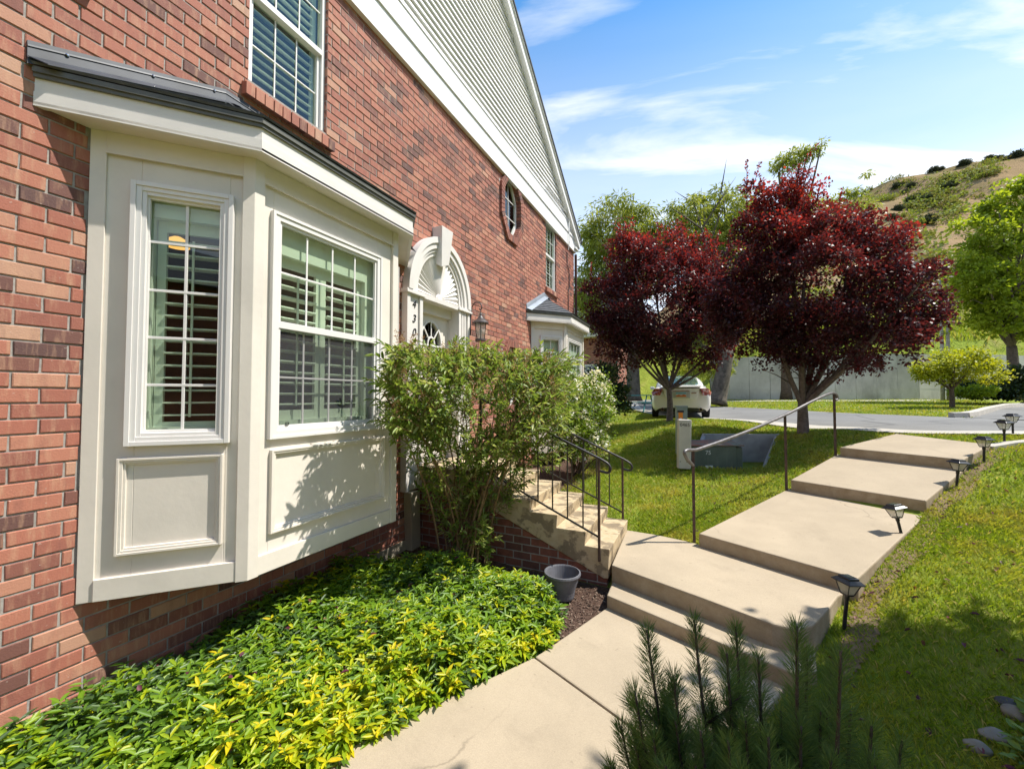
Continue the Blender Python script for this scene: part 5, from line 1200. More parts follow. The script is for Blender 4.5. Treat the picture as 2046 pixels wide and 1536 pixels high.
tree('maple_tree', 'tall bright green maple at the right edge, in front of the hillside', 'tree', tuple(at(2025, 793, 19)), 2.4,
     [ell(2020, 410, 18.5, 50, 40), ell(1975, 470, 18.5, 48, 40), ell(2040, 520, 18.5, 70, 65), ell(1965, 560, 18.3, 42, 34), ell(2000, 630, 18.5, 50, 36), ell(2060, 620, 18.5, 55, 60), ell(2045, 375, 18.5, 30, 24), ell(1925, 440, 18.5, 20, 18), ell(1935, 520, 18.5, 24, 18), ell(1975, 425, 18.5, 24, 22), ell(1990, 590, 18.5, 40, 24)],
     250, 74, .34, .17, .055, 'maple_leaf', 'plum_bark', .24, None, 16, shell=.45, up=.3)
tree('golden_shrub', 'low spreading golden yellow shrub on one dark stem, on the grass across the road', 'shrub', tuple(at(1902, 818, 14.2)), .75,
     [ell(1910, 732, 14.2, 62, 22), ell(1855, 738, 14.2, 24, 16), ell(1972, 752, 14.2, 30, 10), ell(1920, 712, 14.2, 40, 12), ell(1880, 752, 14.2, 36, 10)],
     130, 54, .24, .10, .028, 'gold_leaf', 'brown_bark', .085, None, 12, shell=.4, up=.6)
for k, (px, lab) in enumerate(((1884, 'slim pale aspen trunk behind the golden shrub, left of the pair'), (1896, 'slim pale aspen trunk behind the golden shrub, right of the pair'))):
    t = thing('aspen_tree', lab, 'tree', tuple(at(px, 798, 20)), 'slim aspens by the retaining wall')
    q = MB(); a = at(px, 800, 20); b = at(px - 6 + 4 * k, 560, 20); q.tube([a, at(px - 2, 690, 20), b], [.09, .075, .04], 8); q.build('trunk', 'pale_bark', t, smooth=True)
    (V, F, rr), Cc = grow_leaves([ell(px - 10 + 20 * k, 580, 20, 36, 60), ell(px + 12, 640, 20, 22, 28)], 30, 34, .4, .12, .045, shell=.3); np_mesh('crown', V, F, 'maple_leaf', t, rr)
def shrub(name, label, ells, ncl, per, crad, ln, wd, leafm, base, barkm='brown_bark', group=None, flowers=None, **kw):
    t = thing(name, label, 'shrub', base, group); (V, F, rr), Cc = grow_leaves(ells, ncl, per, crad, ln, wd, **kw); np_mesh('foliage', V, F, leafm, t, rr)
    mb = MB()
    for i in rng.choice(len(Cc), min(16, len(Cc)), replace=False):
        b = Vector(base) + Vector((random.uniform(-.1, .1), random.uniform(-.1, .1), -.04)); c = Vector(Cc[i]); mb.tube([b, b.lerp(c, .5) + Vector((0, 0, .05)), c], [.018, .012, .005], 5)
    mb.build('stems', barkm, t)
    if flowers:
        (V, F, rr), _ = grow_leaves(ells, *flowers, shell=.9, up=.8); np_mesh('blossom', V, F, 'blossom_white', t, rr)
    return t
shrub('spirea', 'white flowering shrub beyond the porch steps, under the far bay window', [ell(1165, 825, 7.6, 55, 75), ell(1185, 800, 7.8, 40, 60), ell(1150, 870, 7.4, 45, 50), ell(1195, 870, 7.6, 22, 40), ell(1120, 800, 7.4, 50, 60)], 300, 46, .16, .05, .014, 'spirea_leaf', (1.0, 7.6, z1(1.0, 7.6)), flowers=(240, 12, .09, .05, .024), shell=.45, up=.3)
shrub('dark_shrub', 'dark glossy shrub behind the white flowering one', [ell(1205, 775, 10.8, 48, 50), ell(1225, 800, 10.6, 28, 34), ell(1180, 800, 10.8, 40, 50)], 170, 50, .2, .08, .028, 'dark_leaf', tuple(at(1205, 832, 10.8)), shell=.5, up=.3)
shrub('dark_shrub', 'dark green shrub under the maple, against the retaining wall', [ell(1965, 775, 18.8, 42, 18), ell(2035, 765, 18.2, 28, 34), ell(2010, 780, 18.6, 26, 16)], 130, 50, .3, .12, .04, 'dark_leaf', tuple(at(1990, 797, 18.8)), shell=.5, up=.3)
shrub('ivy_fringe', 'low bright shrub by the wall, left of the maple trunk', [ell(1945, 782, 18.0, 30, 13)], 45, 50, .2, .10, .035, 'maple_leaf', tuple(at(1945, 796, 18.0)), shell=.5, up=.3)

# big multi-stem shrub in front of the porch
bb = (.92, 3.66, -1.86)
big = thing('butterfly_bush', 'tall multi-stemmed shrub with narrow grey green leaves in front of the porch', 'shrub', bb)
BE = [ell(960, 800, 4.15, 185, 125), ell(840, 775, 3.45, 85, 90), ell(800, 800, 3.2, 50, 85), ell(830, 850, 3.4, 55, 85), ell(800, 740, 3.1, 40, 50), ell(1060, 750, 4.5, 100, 70), ell(920, 722, 4.2, 100, 38), ell(1080, 870, 4.4, 70, 75), ell(850, 850, 4.1, 60, 70), ell(900, 960, 4.2, 70, 85), ell(985, 940, 4.3, 75, 80), ell(940, 1060, 4.2, 60, 60)]
Cc, dd, rr_ = blob_pts(BE, 1050, .35)
Cc[:, 2] = np.where(Cc[:, 2] > .46, .46 - .25 * rng.random(len(Cc)), Cc[:, 2])
stems = MB(); parts = []; Pn = []; Dn = []
for i, c in enumerate(Cc):
    c = Vector(c); b = Vector(bb) + Vector((random.uniform(-.22, .22), random.uniform(-.14, .14), -.05))
    out = Vector((c.x - bb[0], c.y - bb[1], 0)) * .8 + Vector((random.uniform(-.5, .5), random.uniform(-.5, .5), .32)); out.normalize()
    if i < 28:
        m = b.lerp(c, .5) + Vector((b.x - c.x, b.y - c.y, 0)) * .18; stems.tube(spline([b, m, c], 5), [.013 - .0009 * k for k in range(11)], 6)
    tw = c - out * .12; e = c + out * random.uniform(.06, .16); stems.tube([tw, c, e], [.0035, .003, .0018], 4)
    n = 15; t = np.linspace(0, 1, n)
    ax = np.array(out)
    base = np.array(tw)[None] * (1 - t[:, None]) + np.array(e)[None] * t[:, None]
    rad = rdir(n); rad -= (rad @ ax)[:, None] * ax; rad = unit(rad)
    Pn.append(base); Dn.append(unit(rad * (.9 - .35 * t[:, None]) + ax * (.45 + .5 * t[:, None]) + np.array([0, 0, -.12])))
Pn = np.concatenate(Pn); Dn = np.concatenate(Dn); n = len(Pn)
V, F, q_ = leaves(Pn, Dn, unit(np.array([0, 0, 1.0]) + .5 * rdir(n)), .074 * (.6 + .7 * rng.random(n)), .0115 * (.7 + .6 * rng.random(n)), np.clip(np.repeat(rng.random(len(Cc)), 15) * .55 + rng.random(n) * .45, 0, 1), True, .3)
np_mesh('foliage', V, F, 'bush_leaf', big, q_)
stems.build('stems', 'bush_bark', big)
# spent brown flower plumes
sel = [c for c in Cc if -.35 < c[2] < .36 and random.random() < .6]; Pp = np.repeat(np.array(sel), 26, 0); n = len(Pp); up_ = unit(np.array([0, 0, 1.]) + .5 * np.repeat(rdir(len(sel)), 26, 0)); k = rng.random(n)[:, None]
V, F, q_ = leaves(Pp + up_ * .05 + up_ * k * .13 + rdir(n) * .018 * (1.2 - k), unit(rdir(n) + up_ * .6), rdir(n), .022, .0035, rng.random(n)); np_mesh('seed_plumes', V, F, 'bush_tip', big, q_)

# ground cover in the bed: whorled shoots
def gc_height(x, y):
    return .30 + .05 * np.sin(x * 5 + y * 3) + .04 * np.sin(y * 7 - x * 2)
NS = 3100
GCP = [(.02, -1.2), (.75, -1.2), (.95, .3), (1.32, 1.25), (1.62, 1.95), (1.86, 2.45), (2.10, 2.95), (2.08, 3.3), (1.80, 3.50), (1.5, 3.72), (.75, 3.72), (.45, 3.3), (.05, 3.0), (.02, 2.6)]
xs = rng.random(NS * 4) * 2.1; ys_ = -1.2 + rng.random(NS * 4) * 5.1; ok = in_poly(xs, ys_, GCP); xs, ys_ = xs[ok][:NS], ys_[ok][:NS]
gp_ = np.array(GCP); seg = gp_[1:8]
edge = np.min(np.hypot(xs[:, None] - np.interp(np.linspace(0, 1, 60), np.linspace(0, 1, 7), seg[:, 0])[None], ys_[:, None] - np.interp(np.linspace(0, 1, 60), np.linspace(0, 1, 7), seg[:, 1])[None]), axis=1)
hh = gc_height(xs, ys_) * np.clip(.35 + edge * 2.2, .35, 1) * (.75 + .35 * rng.random(len(xs)))
far_ = np.clip((3.9 - ys_) / .6, .55, 1); hh *= far_
gz = zt(xs, ys_); parts_P = []; parts_D = []; parts_N = []; ln_ = []; tone_ = []
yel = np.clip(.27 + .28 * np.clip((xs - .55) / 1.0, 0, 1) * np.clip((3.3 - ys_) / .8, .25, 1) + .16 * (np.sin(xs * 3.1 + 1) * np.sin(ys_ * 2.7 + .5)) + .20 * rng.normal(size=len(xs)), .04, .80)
for lv in range(6):
    k = lv / 5.0
    hgt = hh * (.45 + .55 * k); n = len(xs)
    lean = unit(np.stack([rng.normal(size=n) * .2 + .25, rng.normal(size=n) * .2 - .05, np.ones(n)], -1)) if lv == 0 else lean
    base = np.stack([xs, ys_, gz], -1) + lean * hgt[:, None]
    a0 = rng.random(n) * 2 * PI
    for j in range(3 if lv < 5 else 4):
        an = a0 + j * 2 * PI / (3 if lv < 5 else 4) + rng.normal(size=n) * .2
        el_ = -.10 + .55 * k ** 2 + rng.normal(size=n) * .2
        D = np.stack([np.cos(an) * np.cos(el_), np.sin(an) * np.cos(el_), np.sin(el_)], -1)
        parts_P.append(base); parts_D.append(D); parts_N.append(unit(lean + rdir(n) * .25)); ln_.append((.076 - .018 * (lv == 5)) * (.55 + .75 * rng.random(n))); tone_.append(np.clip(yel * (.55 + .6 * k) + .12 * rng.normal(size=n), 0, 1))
P = np.concatenate(parts_P); D = np.concatenate(parts_D); Nn = np.concatenate(parts_N); ln_ = np.concatenate(ln_); tone_ = np.concatenate(tone_)
keep = P[:, 0] > .03; P, D, Nn, ln_, tone_ = P[keep], D[keep], Nn[keep], ln_[keep], tone_[keep]
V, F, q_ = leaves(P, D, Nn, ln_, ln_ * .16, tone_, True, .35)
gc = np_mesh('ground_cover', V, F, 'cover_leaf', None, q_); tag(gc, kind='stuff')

# pine in the foreground
PB = (3.42, 1.62, -1.92)
pine = thing('pine_shrub', 'bushy young pine with upright bristling shoots in the foreground', 'pine', PB)
tips = [at(x, y, d) for x, y, d in [(1292, 1258, 1.30), (1387, 1238, 1.36), (1470, 1252, 1.45), (1452, 1305, 1.30), (1592, 1250, 1.22), (1515, 1310, 1.35), (1612, 1300, 1.45), (1680, 1300, 1.12), (1742, 1450, 1.10), (1660, 1335, 1.4), (1345, 1350, 1.25), (1268, 1380, 1.25),
        (1305, 1475, 1.18), (1400, 1460, 1.12), (1350, 1440, 1.2), (1490, 1440, 1.2), (1535, 1470, 1.1), (1455, 1480, 1.08), (1600, 1450, 1.15), (1560, 1420, 1.3), (1420, 1400, 1.35), (1640, 1420, 1.25), (1700, 1420, 1.2), (1270, 1490, 1.25), (1330, 1530, 1.05), (1480, 1540, 1.0), (1570, 1540, 1.0), (1660, 1520, 1.05), (1220, 1530, 1.3), (1750, 1530, 1.05), (1390, 1530, 1.1), (1520, 1390, 1.45), (1590, 1385, 1.42), (1330, 1400, 1.4), (1240, 1450, 1.35)]]
for k in range(34): tips.append(np.array(PB) + np.array([random.uniform(-.45, .45), random.uniform(-.4, .35), random.uniform(.35, .80)]))
wd = MB(); NP = []; ND = []; NT = []; NL = []
for i, tp in enumerate(tips):
    tp = Vector(tp); root = Vector(PB) + Vector(((tp.x - PB[0]) * .45, (tp.y - PB[1]) * .45, max(.15, (tp.z - PB[2]) * .25)))
    lean = Vector((tp.x - PB[0], tp.y - PB[1], 0)) * .25
    mid = root.lerp(tp, .55) + lean * .4; pth_ = spline([Vector(PB) + Vector((0, 0, .05)), root, mid, tp], 8)
    wd.tube(pth_, [.008 * (1 - k / len(pth_)) + .003 for k in range(len(pth_))], 6)
    Ls = np.array([tuple(p) for p in pth_]); seglen = np.linalg.norm(np.diff(Ls, axis=0), axis=1).sum()
    shoot = random.uniform(.34, .50); n = 700
    u = 1 - rng.random(n) ** .8 * shoot / max(seglen, .3); u = np.clip(u, .30, 1); f = u * (len(Ls) - 1); i0 = np.minimum(f.astype(int), len(Ls) - 2); fr_ = (f - i0)[:, None]
    base = Ls[i0] * (1 - fr_) + Ls[i0 + 1] * fr_; ax = unit(Ls[i0 + 1] - Ls[i0]); rad = rdir(n); rad -= (rad * ax).sum(1)[:, None] * ax; rad = unit(rad)
    tt = (u - u.min()) / (1e-6 + 1 - u.min())
    ang = R(58) - tt * R(28) + rng.normal(size=n) * .12
    NP.append(base); ND.append(unit(rad * np.sin(ang)[:, None] + ax * np.cos(ang)[:, None])); NT.append(np.clip(.25 + .4 * tt * random.random() + rng.normal(size=n) * .15, 0, 1)); NL.append((.078 - .03 * tt ** 3) * (.8 + .4 * rng.random(n)))
    # side shoots
    if i < 30 and random.random() < .8:
        for _ in range(2):
            s = pth_[int(len(pth_) * random.uniform(.55, .75))]; e = s + Vector((random.uniform(-.12, .12), random.uniform(-.1, .1), random.uniform(.08, .16))); wd.tube([s, s.lerp(e, .5) + Vector((0, 0, -.01)), e], [.005, .004, .003], 5)
            n2 = 300; u2 = rng.random(n2)[:, None]; ax2 = np.array((e - s).normalized()); rad = rdir(n2); rad -= (rad @ ax2)[:, None] * ax2; rad = unit(rad); an2 = (R(55) - u2 * R(25))
            NP.append(np.array(s) * (1 - u2) + np.array(e) * u2); ND.append(unit(rad * np.sin(an2) + ax2 * np.cos(an2))); NT.append(np.clip(.3 + rng.normal(size=n2) * .15, 0, 1)); NL.append(.066 * (.8 + .4 * rng.random(n2)))
NP = np.concatenate(NP); ND = np.concatenate(ND); NT = np.concatenate(NT); NL = np.concatenate(NL); n = len(NP)
V, F, q_ = leaves(NP, ND, rdir(n), NL, .00105, NT, False, .1)
np_mesh('needles', V, F, 'pine_needle', pine, q_); wd.build('branches', 'brown_bark', pine, smooth=True)

# broadleaf tree standing out of the frame on the right; it throws the shade over the near lawn
tree('shade_tree', 'leafy tree just outside the frame on the right whose shade lies over the near lawn', 'tree', (8.3, 2.3), 2.6,
     [(8.4, 3.35, 3.6, 2.0, 1.9, 1.3), (5.95, 2.1, 3.3, 1.05, 1.0, .8), (7.6, 2.0, 3.3, 1.7, 1.6, 1.0), (8.9, 2.0, 3.7, 1.4, 1.4, 1.1), (7.1, 1.1, 3.4, 1.4, 1.4, .9), (6.5, .2, 3.3, 1.6, 1.4, .8)], 800, 70, .5, .16, .06, 'maple_leaf', 'plum_bark', .16, None, 12, shell=.3)

# corner planting at the lower right: cobbles and a leafy perennial
for k, (px, py, sx, sy, sz, rot, lab) in enumerate([(1985, 1475, .06, .045, .036, .3, 'rounded tan cobble at the edge of the lawn, beside the leafy perennial'), (1953, 1497, .052, .04, .034, -.4, 'grey two-tone cobble lying lowest, in front of the tan one'), (2030, 1432, .055, .045, .045, .9, 'pale grey cobble half under the leaves, farthest of the cobbles'), (2022, 1412, .06, .05, .03, .2, 'flat dark stone behind the pale cobble')]):
    c = at(px, py, 1); dv = (c - CAMP); tpar = 1.0
    for _ in range(12):
        p = CAMP + dv * tpar; tpar *= z1(p[0], p[1]) / p[2]
    p = CAMP + dv * tpar; tpos = (p[0], p[1], z1(p[0], p[1]) + sz * .3)
    mb = MB(); b_ = bmesh.new(); bmesh.ops.create_icosphere(b_, subdivisions=3, radius=1)
    for v in b_.verts: 
        nz = 1 + .10 * math.sin(v.co.x * 3 + k) + .08 * math.sin(v.co.y * 4 + 2 * k) + .05 * math.sin(v.co.z * 6); v.co = Matrix.Rotation(rot, 3, 'Z') @ Vector((v.co.x * sx * nz, v.co.y * sy * nz, v.co.z * sz * nz))
    mb.add([tuple(v.co + Vector(tpos)) for v in b_.verts], [tuple(v.index for v in f.verts) for f in b_.faces]); b_.free()
    o = mb.build('cobble', 'slate_dark' if k == 3 else 'stone_grey', None, smooth=True); me = o.data; me.transform(Matrix.Translation(-Vector(tpos))); o.location = tpos; tag(o, lab, 'stone', 'cobbles at the lawn edge')
def ground_at(px, py):
    dv = at(px, py, 1) - CAMP; t_ = 2.0
    for _ in range(25):
        p = CAMP + dv * t_; t_ *= z1(p[0], p[1]) / p[2]
    return CAMP + dv * t_
pr = ground_at(2040, 1520); shrub('leafy_perennial', 'bright green leafy perennial in the lower right corner', [(pr[0] + .12, pr[1] - .05, pr[2] + .05, .16, .14, .07), (pr[0] + .25, pr[1] + .16, pr[2] + .08, .12, .12, .08)], 46, 16, .07, .05, .017, 'fresh_leaf', (pr[0] + .15, pr[1], pr[2]), fine=True, shell=.3, up=.6)

# ---------------------------------------------------------------- grass
PATHP = [(2.3, 3.5), (3.72, 3.15), (3.85, 3.3), (3.92, 3.56), (4.02, 3.78), (4.15, 4.08), (4.30, 4.23), (5.40, 6.04), (6.14, 7.02), (6.74, 7.8), (6.2, 9.1), (5.08, 8.0), (4.26, 6.84), (3.12, 4.9), (2.9, 5.0), (2.3, 5.08), (2.3, 3.5)]
LOWP = [(3.68, 3.2), (3.32, 2.45), (2.66, .8), (2.2, -.4), (2, -3), (-1, -3), (-1, 4.1), (2.4, 4.1)]
def grass(n, x0, x1, y0, y1, hgt, wid, seedpoly=None):
    X = x0 + (x1 - x0) * rng.random(n); Y = y0 + (y1 - y0) * rng.random(n)
    m = ~in_poly(X, Y, PATHP) & ~in_poly(X, Y, LOWP) & ~in_poly(X, Y, WELL) & ~((X < 2.42) & (Y > 3.9) & (Y < 5.07)) & ~((X < 1.0) & (Y < 10.5)) & ~in_poly(X, Y, BED)
    road = in_poly(X, Y, [(p[0], p[1]) for p in offs(RN, -.42)[::1]] + [(p[0], p[1]) for p in RF[::-1]]) | in_poly(X, Y, [(9.3, 14.2), (11, 17.2), (15.2, 24.3), (30, 20), (13.5, 8)])
    m &= ~road; X, Y = X[m], Y[m]; Z = zt(X, Y); P = np.stack([X, Y, Z], -1)
    v = in_view(P, .2 + 1.3 * rng.random(len(P)) ** 2); P = P[v]; n = len(P)
    # worn, thinner turf in patches
    pat = np.sin(P[:, 0] * 2.3 + 1.3 * np.sin(P[:, 1] * 1.7)) * np.sin(P[:, 1] * 2.9 + np.sin(P[:, 0] * 3.1)); keep = rng.random(n) < np.clip(.95 - .35 * np.clip(pat, 0, 1), 0, 1); P = P[keep]; pat = pat[keep]; n = len(P)
    an = rng.random(n) * 2 * PI; h = hgt * (.55 + .7 * rng.random(n)); bend = .35 + .9 * rng.random(n)
    side = np.stack([np.cos(an), np.sin(an), np.zeros(n)], -1); fw = np.stack([-np.sin(an), np.cos(an), np.zeros(n)], -1)
    up_ = np.array([0, 0, 1.0]); w_ = wid * (.6 + .7 * rng.random(n))
    V = np.stack([P - side * w_[:, None], P + side * w_[:, None], P + up_ * (h * .6)[:, None] + fw * (h * bend * .3)[:, None] + side * (w_ * .7)[:, None], P + up_ * (h * .9)[:, None] + fw * (h * bend * .8)[:, None]], 1)
    F = np.arange(n)[:, None] * 4 + np.array([[0, 1, 2, 3]]); tone = np.clip(.45 + .25 * rng.normal(size=n) + (rng.random(n) < .06) * .6, 0, 1)
    return V.reshape(-1, 3), F, np.repeat(tone, 4)
G = [grass(260000, 2.4, 11, .6, 6.0, .042, .0026), grass(120000, 1.0, 8.5, 5.0, 10.5, .05, .0045), grass(80000, 0.0, 9, 9.5, 18, .055, .009), grass(60000, 0, 16, 14, 30, .06, .018)]
V, F, q_ = cat(G); gr = np_mesh('grass', V, F, 'grass_blade', None, q_); tag(gr, kind='stuff')

# fallen plum leaves and bark mulch chips
n = 1600; X = 2.5 + 6 * rng.random(n); Y = 2 + 7 * rng.random(n); m = ~in_poly(X, Y, PATHP) & ~in_poly(X, Y, LOWP) & ~in_poly(X, Y, WELL); X, Y = X[m], Y[m]; m = rng.random(len(X)) < .42; X, Y = X[m], Y[m]
P = np.stack([X, Y, zt(X, Y) + .03], -1); n = len(P); D = rdir(n) * np.array([1, 1, .25]); k = rng.choice(len(xs), 150, replace=False); P = np.concatenate([P, np.stack([xs[k], ys_[k], gz[k] + hh[k] * .98], -1)]); D = np.concatenate([D, rdir(150) * np.array([1, 1, .4])]); n = len(P)
V, F, q_ = leaves(P, D, unit(np.array([0, 0, 1.]) + .4 * rdir(n)), .045 * (.6 + .7 * rng.random(n)), .013, rng.random(n), True, .5)
fl_ = np_mesh('fallen_leaves', V, F, 'fallen_leaf', None, q_); tag(fl_, kind='stuff')
n = 9000; X = .05 + 2.4 * rng.random(n); Y = 2.2 + 1.75 * rng.random(n); m = in_poly(X, Y, BED) & (X < 2.36); X, Y = X[m], Y[m]; P = np.stack([X, Y, zt(X, Y) + .014 + .012 * rng.random(len(X))], -1); n = len(P)
V, F, q_ = leaves(P, rdir(n) * np.array([1, 1, .25]), unit(np.array([0, 0, 1.]) + .5 * rdir(n)), .035 * (.5 + rng.random(n)), .0045, rng.random(n), False, .4); mc = np_mesh('bark_chips', V, F, 'mulch_chip', None, q_); tag(mc, kind='stuff')

# ---------------------------------------------------------------- houses across the lawn and behind the viewpoint (outside the frame, mirrored in the panes)
def plain_house(label, org, rot, wdt, dep, hgt):
    t = thing('brick_house', label, 'house', org); T = Matrix.Translation(org) @ Matrix.Rotation(rot, 4, 'Z')
    q = MB(); q.box(-wdt / 2, wdt / 2, 0, dep, -.4, hgt, T); q.build('wall', 'brick_far', t)
    q = MB(); q.prism([T @ Vector(v) for v in ((-wdt / 2 - .4, -.5, hgt + .002), (-wdt / 2 - .4, dep + .5, hgt + .002), (-wdt / 2 - .4, dep / 2, hgt + 2.6))], T.to_3x3() @ Vector((wdt + .8, 0, 0))); q.build('roof', 'roof_shingle', t)
    for z in (.9, 3.6):
        for k in range(4):
            x = -wdt / 2 + wdt * (k + .5) / 4; q = MB(); T2 = T @ Matrix.Translation((x, 0, z)) @ Matrix.Rotation(PI, 4, 'Z')
            casing(q, T2, -.5, .5, 0, 1.4, [(0, .07, .04)]); F = q.build('window', 'vinyl_white', t); q = MB(); q.box(-.43, .43, -.01, .015, .07, 1.33, T2); q.build('pane', 'car_glass', F)
    return t
plain_house('red brick house across the lawn to the right, outside the frame', (22, 12.5, -.7), R(-118), 18, 9, 5.6)
plain_house('red brick house behind the viewpoint, outside the frame', (9.5, -11, -1.9), R(180 + 12), 22, 9, 5.8)

# ---------------------------------------------------------------- hillside
def wall_dist(a):
    best = 1e9; dx_, dy_ = math.sin(a), math.cos(a)
    for p, q in zip(RW[:-1], RW[1:]):
        ex, ey = q[0] - p[0], q[1] - p[1]; det = dx_ * -ey + ex * dy_
        if abs(det) < 1e-9: continue
        px, py = p[0] - CAMP[0], p[1]; t_ = (px * -ey + ex * py) / det; u_ = (dx_ * py - dy_ * px) / det
        if -.02 <= u_ <= 1.02 and t_ > 0: best = min(best, t_)
    return best
HDEG = [-25, -6, 0.2] + [1.2 + k for k in range(0, 31)] + [45, 62]
HD0 = [33, 31, 29.5] + [wall_dist(R(1.2 + k)) + .34 if wall_dist(R(1.2 + k)) < 1e8 else 46 for k in range(0, 31)] + [52, 60]
def hill():
    az = np.linspace(R(-25), R(62), 170); az = az - 0     # azimuth from +Y towards +X
    rr = np.concatenate([[0, .02, .05], np.linspace(.08, 1, 70) ** 1.0]); A, Rr = np.meshgrid(az, rr, indexing='ij')
    # ridge height as an elevation angle that climbs towards the right of the view
    deg = np.degrees(A)
    ridge = np.interp(deg, [-25, -10, -2, 5.3, 10, 14.6, 20, 26.4, 36, 62], [.05, .12, .26, .335, .365, .379, .388, .384, .40, .45])
    D0 = np.interp(deg, HDEG, HD0); DM = 175.0
    d = D0 + (DM - D0) * Rr
    prof_ = np.where(Rr < .05, 2.2 / 175 / .35, Rr ** 1.05)
    H = 2.3 + (ridge * DM - 2.3) * (Rr ** 1.12) + 1.2 * np.sin(A * 31 + Rr * 9) * Rr + 2.2 * np.sin(A * 13 - Rr * 14) * Rr * (1 - Rr * .4) + .9 * np.sin(A * 57 + 3 * np.sin(Rr * 20)) * Rr
    H = H + np.clip((.10 - np.abs(Rr - .06)) / .1, 0, 1) * .6
    H[:, 0] = -1.2; d[:, 0] -= np.where(deg[:, 0] < 1.0, 4.5, .02)
    X = CAMP[0] + d * np.sin(A); Y = d * np.cos(A)
    near = np.clip((.095 - Rr) / .05, 0, 1)
    V = np.stack([X, Y, H], -1).reshape(-1, 3); i = np.arange(A.size).reshape(A.shape); F = np.stack([i[:-1, :-1], i[1:, :-1], i[1:, 1:], i[:-1, 1:]], -1).reshape(-1, 4)
    # back slope so the ridge is not a cut edge
    o = np_mesh('hillside', V, F, 'hill_ground', None, None, {'near': near.ravel()}, smooth=True); tag(o, kind='structure')
    return X, Y, H, A, Rr
HX, HY, HH, HA, HR = hill()
sg = np.random.default_rng(3)
ja = thing('juniper', '', 'bush', (0, 0, 0), 'dark junipers dotted over the hillside')
(V, F, q_), _ = grow_leaves([(0, 0, 1.1, 1.3, 1.3, 1.1), (.6, .3, .9, .9, .9, .8), (-.7, -.2, .8, .8, .8, .7)], 60, 26, .5, .35, .13, shell=.5); np_mesh('foliage', V, F, 'scrub_leaf', ja, q_)
cand = [(i, j) for i in range(HX.shape[0]) for j in range(HX.shape[1]) if .2 < HR[i, j] and 12 < math.degrees(HA[i, j]) < 33]
JP = [(1045 + 1400 // 1, 0)]
spots = []
for px, py in [(1729, 383), (1789, 376), (1806, 387), (1817, 377), (1852, 402), (1830, 400), (1815, 405), (1900, 375), (1895, 365), (1866, 345), (1875, 342), (1935, 328), (1920, 332), (1990, 312), (2005, 308), (2030, 305), (1857, 447), (1785, 440), (1792, 422), (2038, 303), (1975, 318)]:
    d = at(px, py, 1) - CAMP; azp = math.atan2(d[0], d[1]); k = np.argmin(np.abs(HA[:, 0] - azp)); el = d[2] / math.hypot(d[0], d[1])
    prof_el = HH[k] / np.hypot(HX[k] - CAMP[0], HY[k]); j = np.argmin(np.abs(prof_el[8:] - el)) + 8
    spots.append((HX[k, j], HY[k, j], HH[k, j]))
names = ['lowest juniper on the ridge line, just right of the plum tree', 'dark juniper in the middle of the slope, highest of a pair', 'dark juniper in the middle of the slope, lower of a pair', 'dark juniper beside the green scrub, upper slope', 'dark juniper at the top of the green scrub patch', 'dark juniper inside the green scrub patch', 'dark juniper at the lower edge of the green scrub patch', 'tall dark juniper beside the maple crown', 'dark juniper above the tall one near the maple', 'small juniper on the ridge, left of the grey rock', 'small juniper on the ridge beside its twin', 'juniper on the ridge under the grey rock', 'juniper on the ridge left of the highest group', 'juniper in the highest ridge group, left one', 'juniper in the highest ridge group, middle one', 'juniper in the highest ridge group, right one', 'lone juniper low on the bare slope', 'small juniper above the plum crown', 'small juniper higher above the plum crown', 'juniper at the right end of the ridge', 'juniper on the ridge between two groups']
for i, p in enumerate(spots):
    o = ja if i == 0 else copy_tree(ja); s = sg.uniform(.5, .85); o.location = (p[0], p[1], p[2] - .2); o.scale = (s * 1.25, s * 1.25, s); o.rotation_euler = (0, 0, sg.uniform(0, 6)); o['label'] = names[i]
# green oak scrub on the slope reads as one mass
sel = []
gsx, gsy = [], []
def scrub_spot(px, py):
    d = at(px, py, 1) - CAMP; azp = math.atan2(d[0], d[1]); k = np.argmin(np.abs(HA[:, 0] - azp)); el = d[2] / math.hypot(d[0], d[1])
    pe = HH[k] / np.hypot(HX[k] - CAMP[0], HY[k]); j = np.argmin(np.abs(pe[6:] - el)) + 6; return np.array([HX[k, j], HY[k, j], HH[k, j]])
pts = []
for _ in range(620): pts.append(scrub_spot(sg.uniform(1600, 2600), sg.uniform(330, 640)) + np.array([0, 0, -.5]))
for cx, cy, rx, ry, n in [(1860, 395, 40, 16, 60), (1835, 415, 22, 10, 24), (1960, 350, 28, 7, 26), (1890, 362, 22, 8, 20), (1765, 398, 26, 6, 20), (1820, 440, 30, 12, 10), (1980, 330, 20, 5, 12), (1850, 480, 30, 8, 8), (1900, 420, 10, 20, 14), (1800, 365, 40, 8, 8)]:
    for _ in range(n): pts.append(scrub_spot(cx + sg.normal() * rx * .6, cy + sg.normal() * ry * .6))
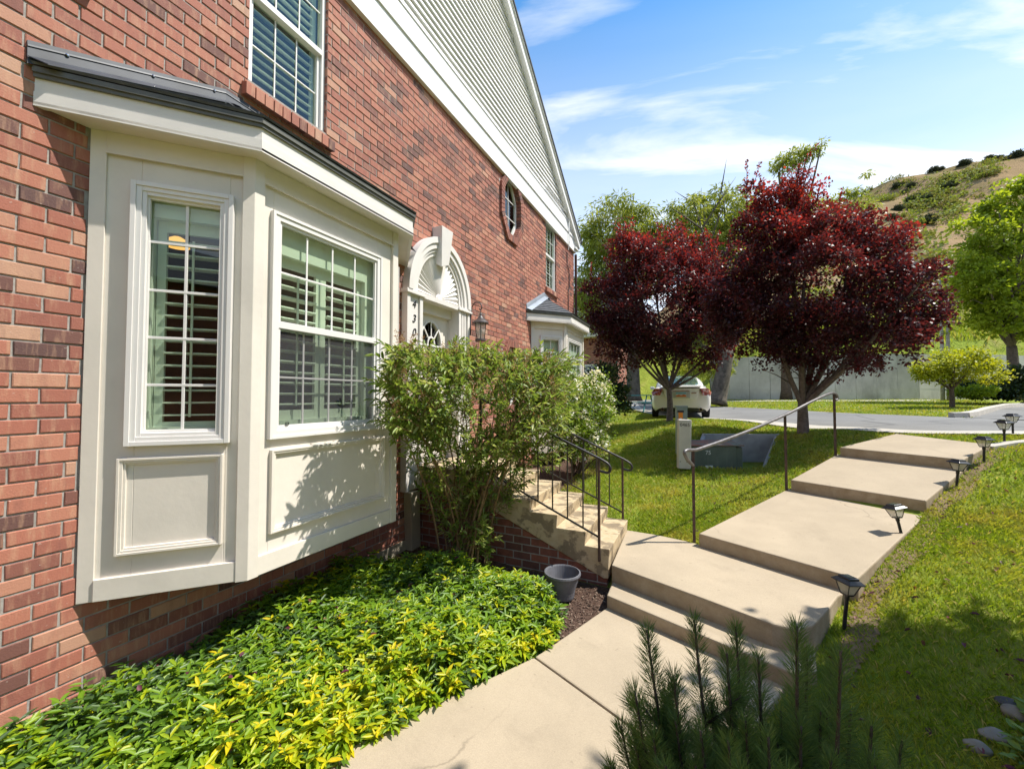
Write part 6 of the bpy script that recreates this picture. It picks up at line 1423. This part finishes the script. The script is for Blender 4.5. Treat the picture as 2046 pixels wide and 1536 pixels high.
PP = np.repeat(np.array(pts), 40, 0); n = len(PP); o_ = rdir(n) * np.array([1.7, 1.7, .7]) * (rng.random(n) ** .5)[:, None] + np.array([0, 0, .5])
V, F, q_ = leaves(PP + o_, rdir(n), unit(rdir(n) + np.array([0, 0, 1.2])), .55, .2, np.clip(np.repeat(rng.random(len(pts)), 40) * .6 + rng.random(n) * .4, 0, 1)); sc_ = np_mesh('scrub', V, F, 'scrub_green', None, q_); tag(sc_, kind='stuff')
# tall grass along the top of the retaining wall
n = 26000; a = R(-3) + R(60) * rng.random(n); dd_ = np.interp(np.degrees(a), HDEG, HD0) + .05 + 14 * rng.random(n) ** 1.6
ki = np.clip(np.searchsorted(HA[:, 0], a), 0, HA.shape[0] - 1); zz_ = np.array([np.interp(dd_[i], np.hypot(HX[ki[i]] - CAMP[0], HY[ki[i]]), HH[ki[i]]) for i in range(n)])
P = np.stack([CAMP[0] + dd_ * np.sin(a), dd_ * np.cos(a), zz_], -1); V, F, q_ = leaves(P, unit(rdir(n) * .45 + np.array([0, 0, 1.])), rdir(n), .28 + .3 * rng.random(n), .03, np.clip(rng.random(n) + .12, 0, 1)); tg = np_mesh('tall_grass', V, F, 'grass_blade', None, q_); tag(tg, kind='stuff')
# far grey summit behind the ridge
q = MB(); c = at(1935, 330, 420); w_ = 420 / 810
pk = [(-52, 30), (-30, 8), (-12, 2), (8, -6), (22, 0), (45, 12), (80, 40)]
fx = Vector(RGT)
P0_ = [Vector(c) + fx * (x * w_) + Vector((0, 0, -y * w_)) for x, y in pk]; base_ = [p + Vector(FWD) * -60 - Vector((0, 0, 60)) for p in P0_]; back_ = [p + Vector(FWD) * 60 - Vector((0, 0, 60)) for p in P0_]
n = len(pk); q.add(P0_ + base_ + back_, [(i, i + 1, n + i + 1, n + i) for i in range(n - 1)] + [(i + 1, i, 2 * n + i, 2 * n + i + 1) for i in range(n - 1)]); tag(q.build('mountain', 'mountain_rock', None), kind='structure')

for o in list(S.objects):
    if o.parent is None and o.type not in ('CAMERA', 'LIGHT'): o.location.z += OFF
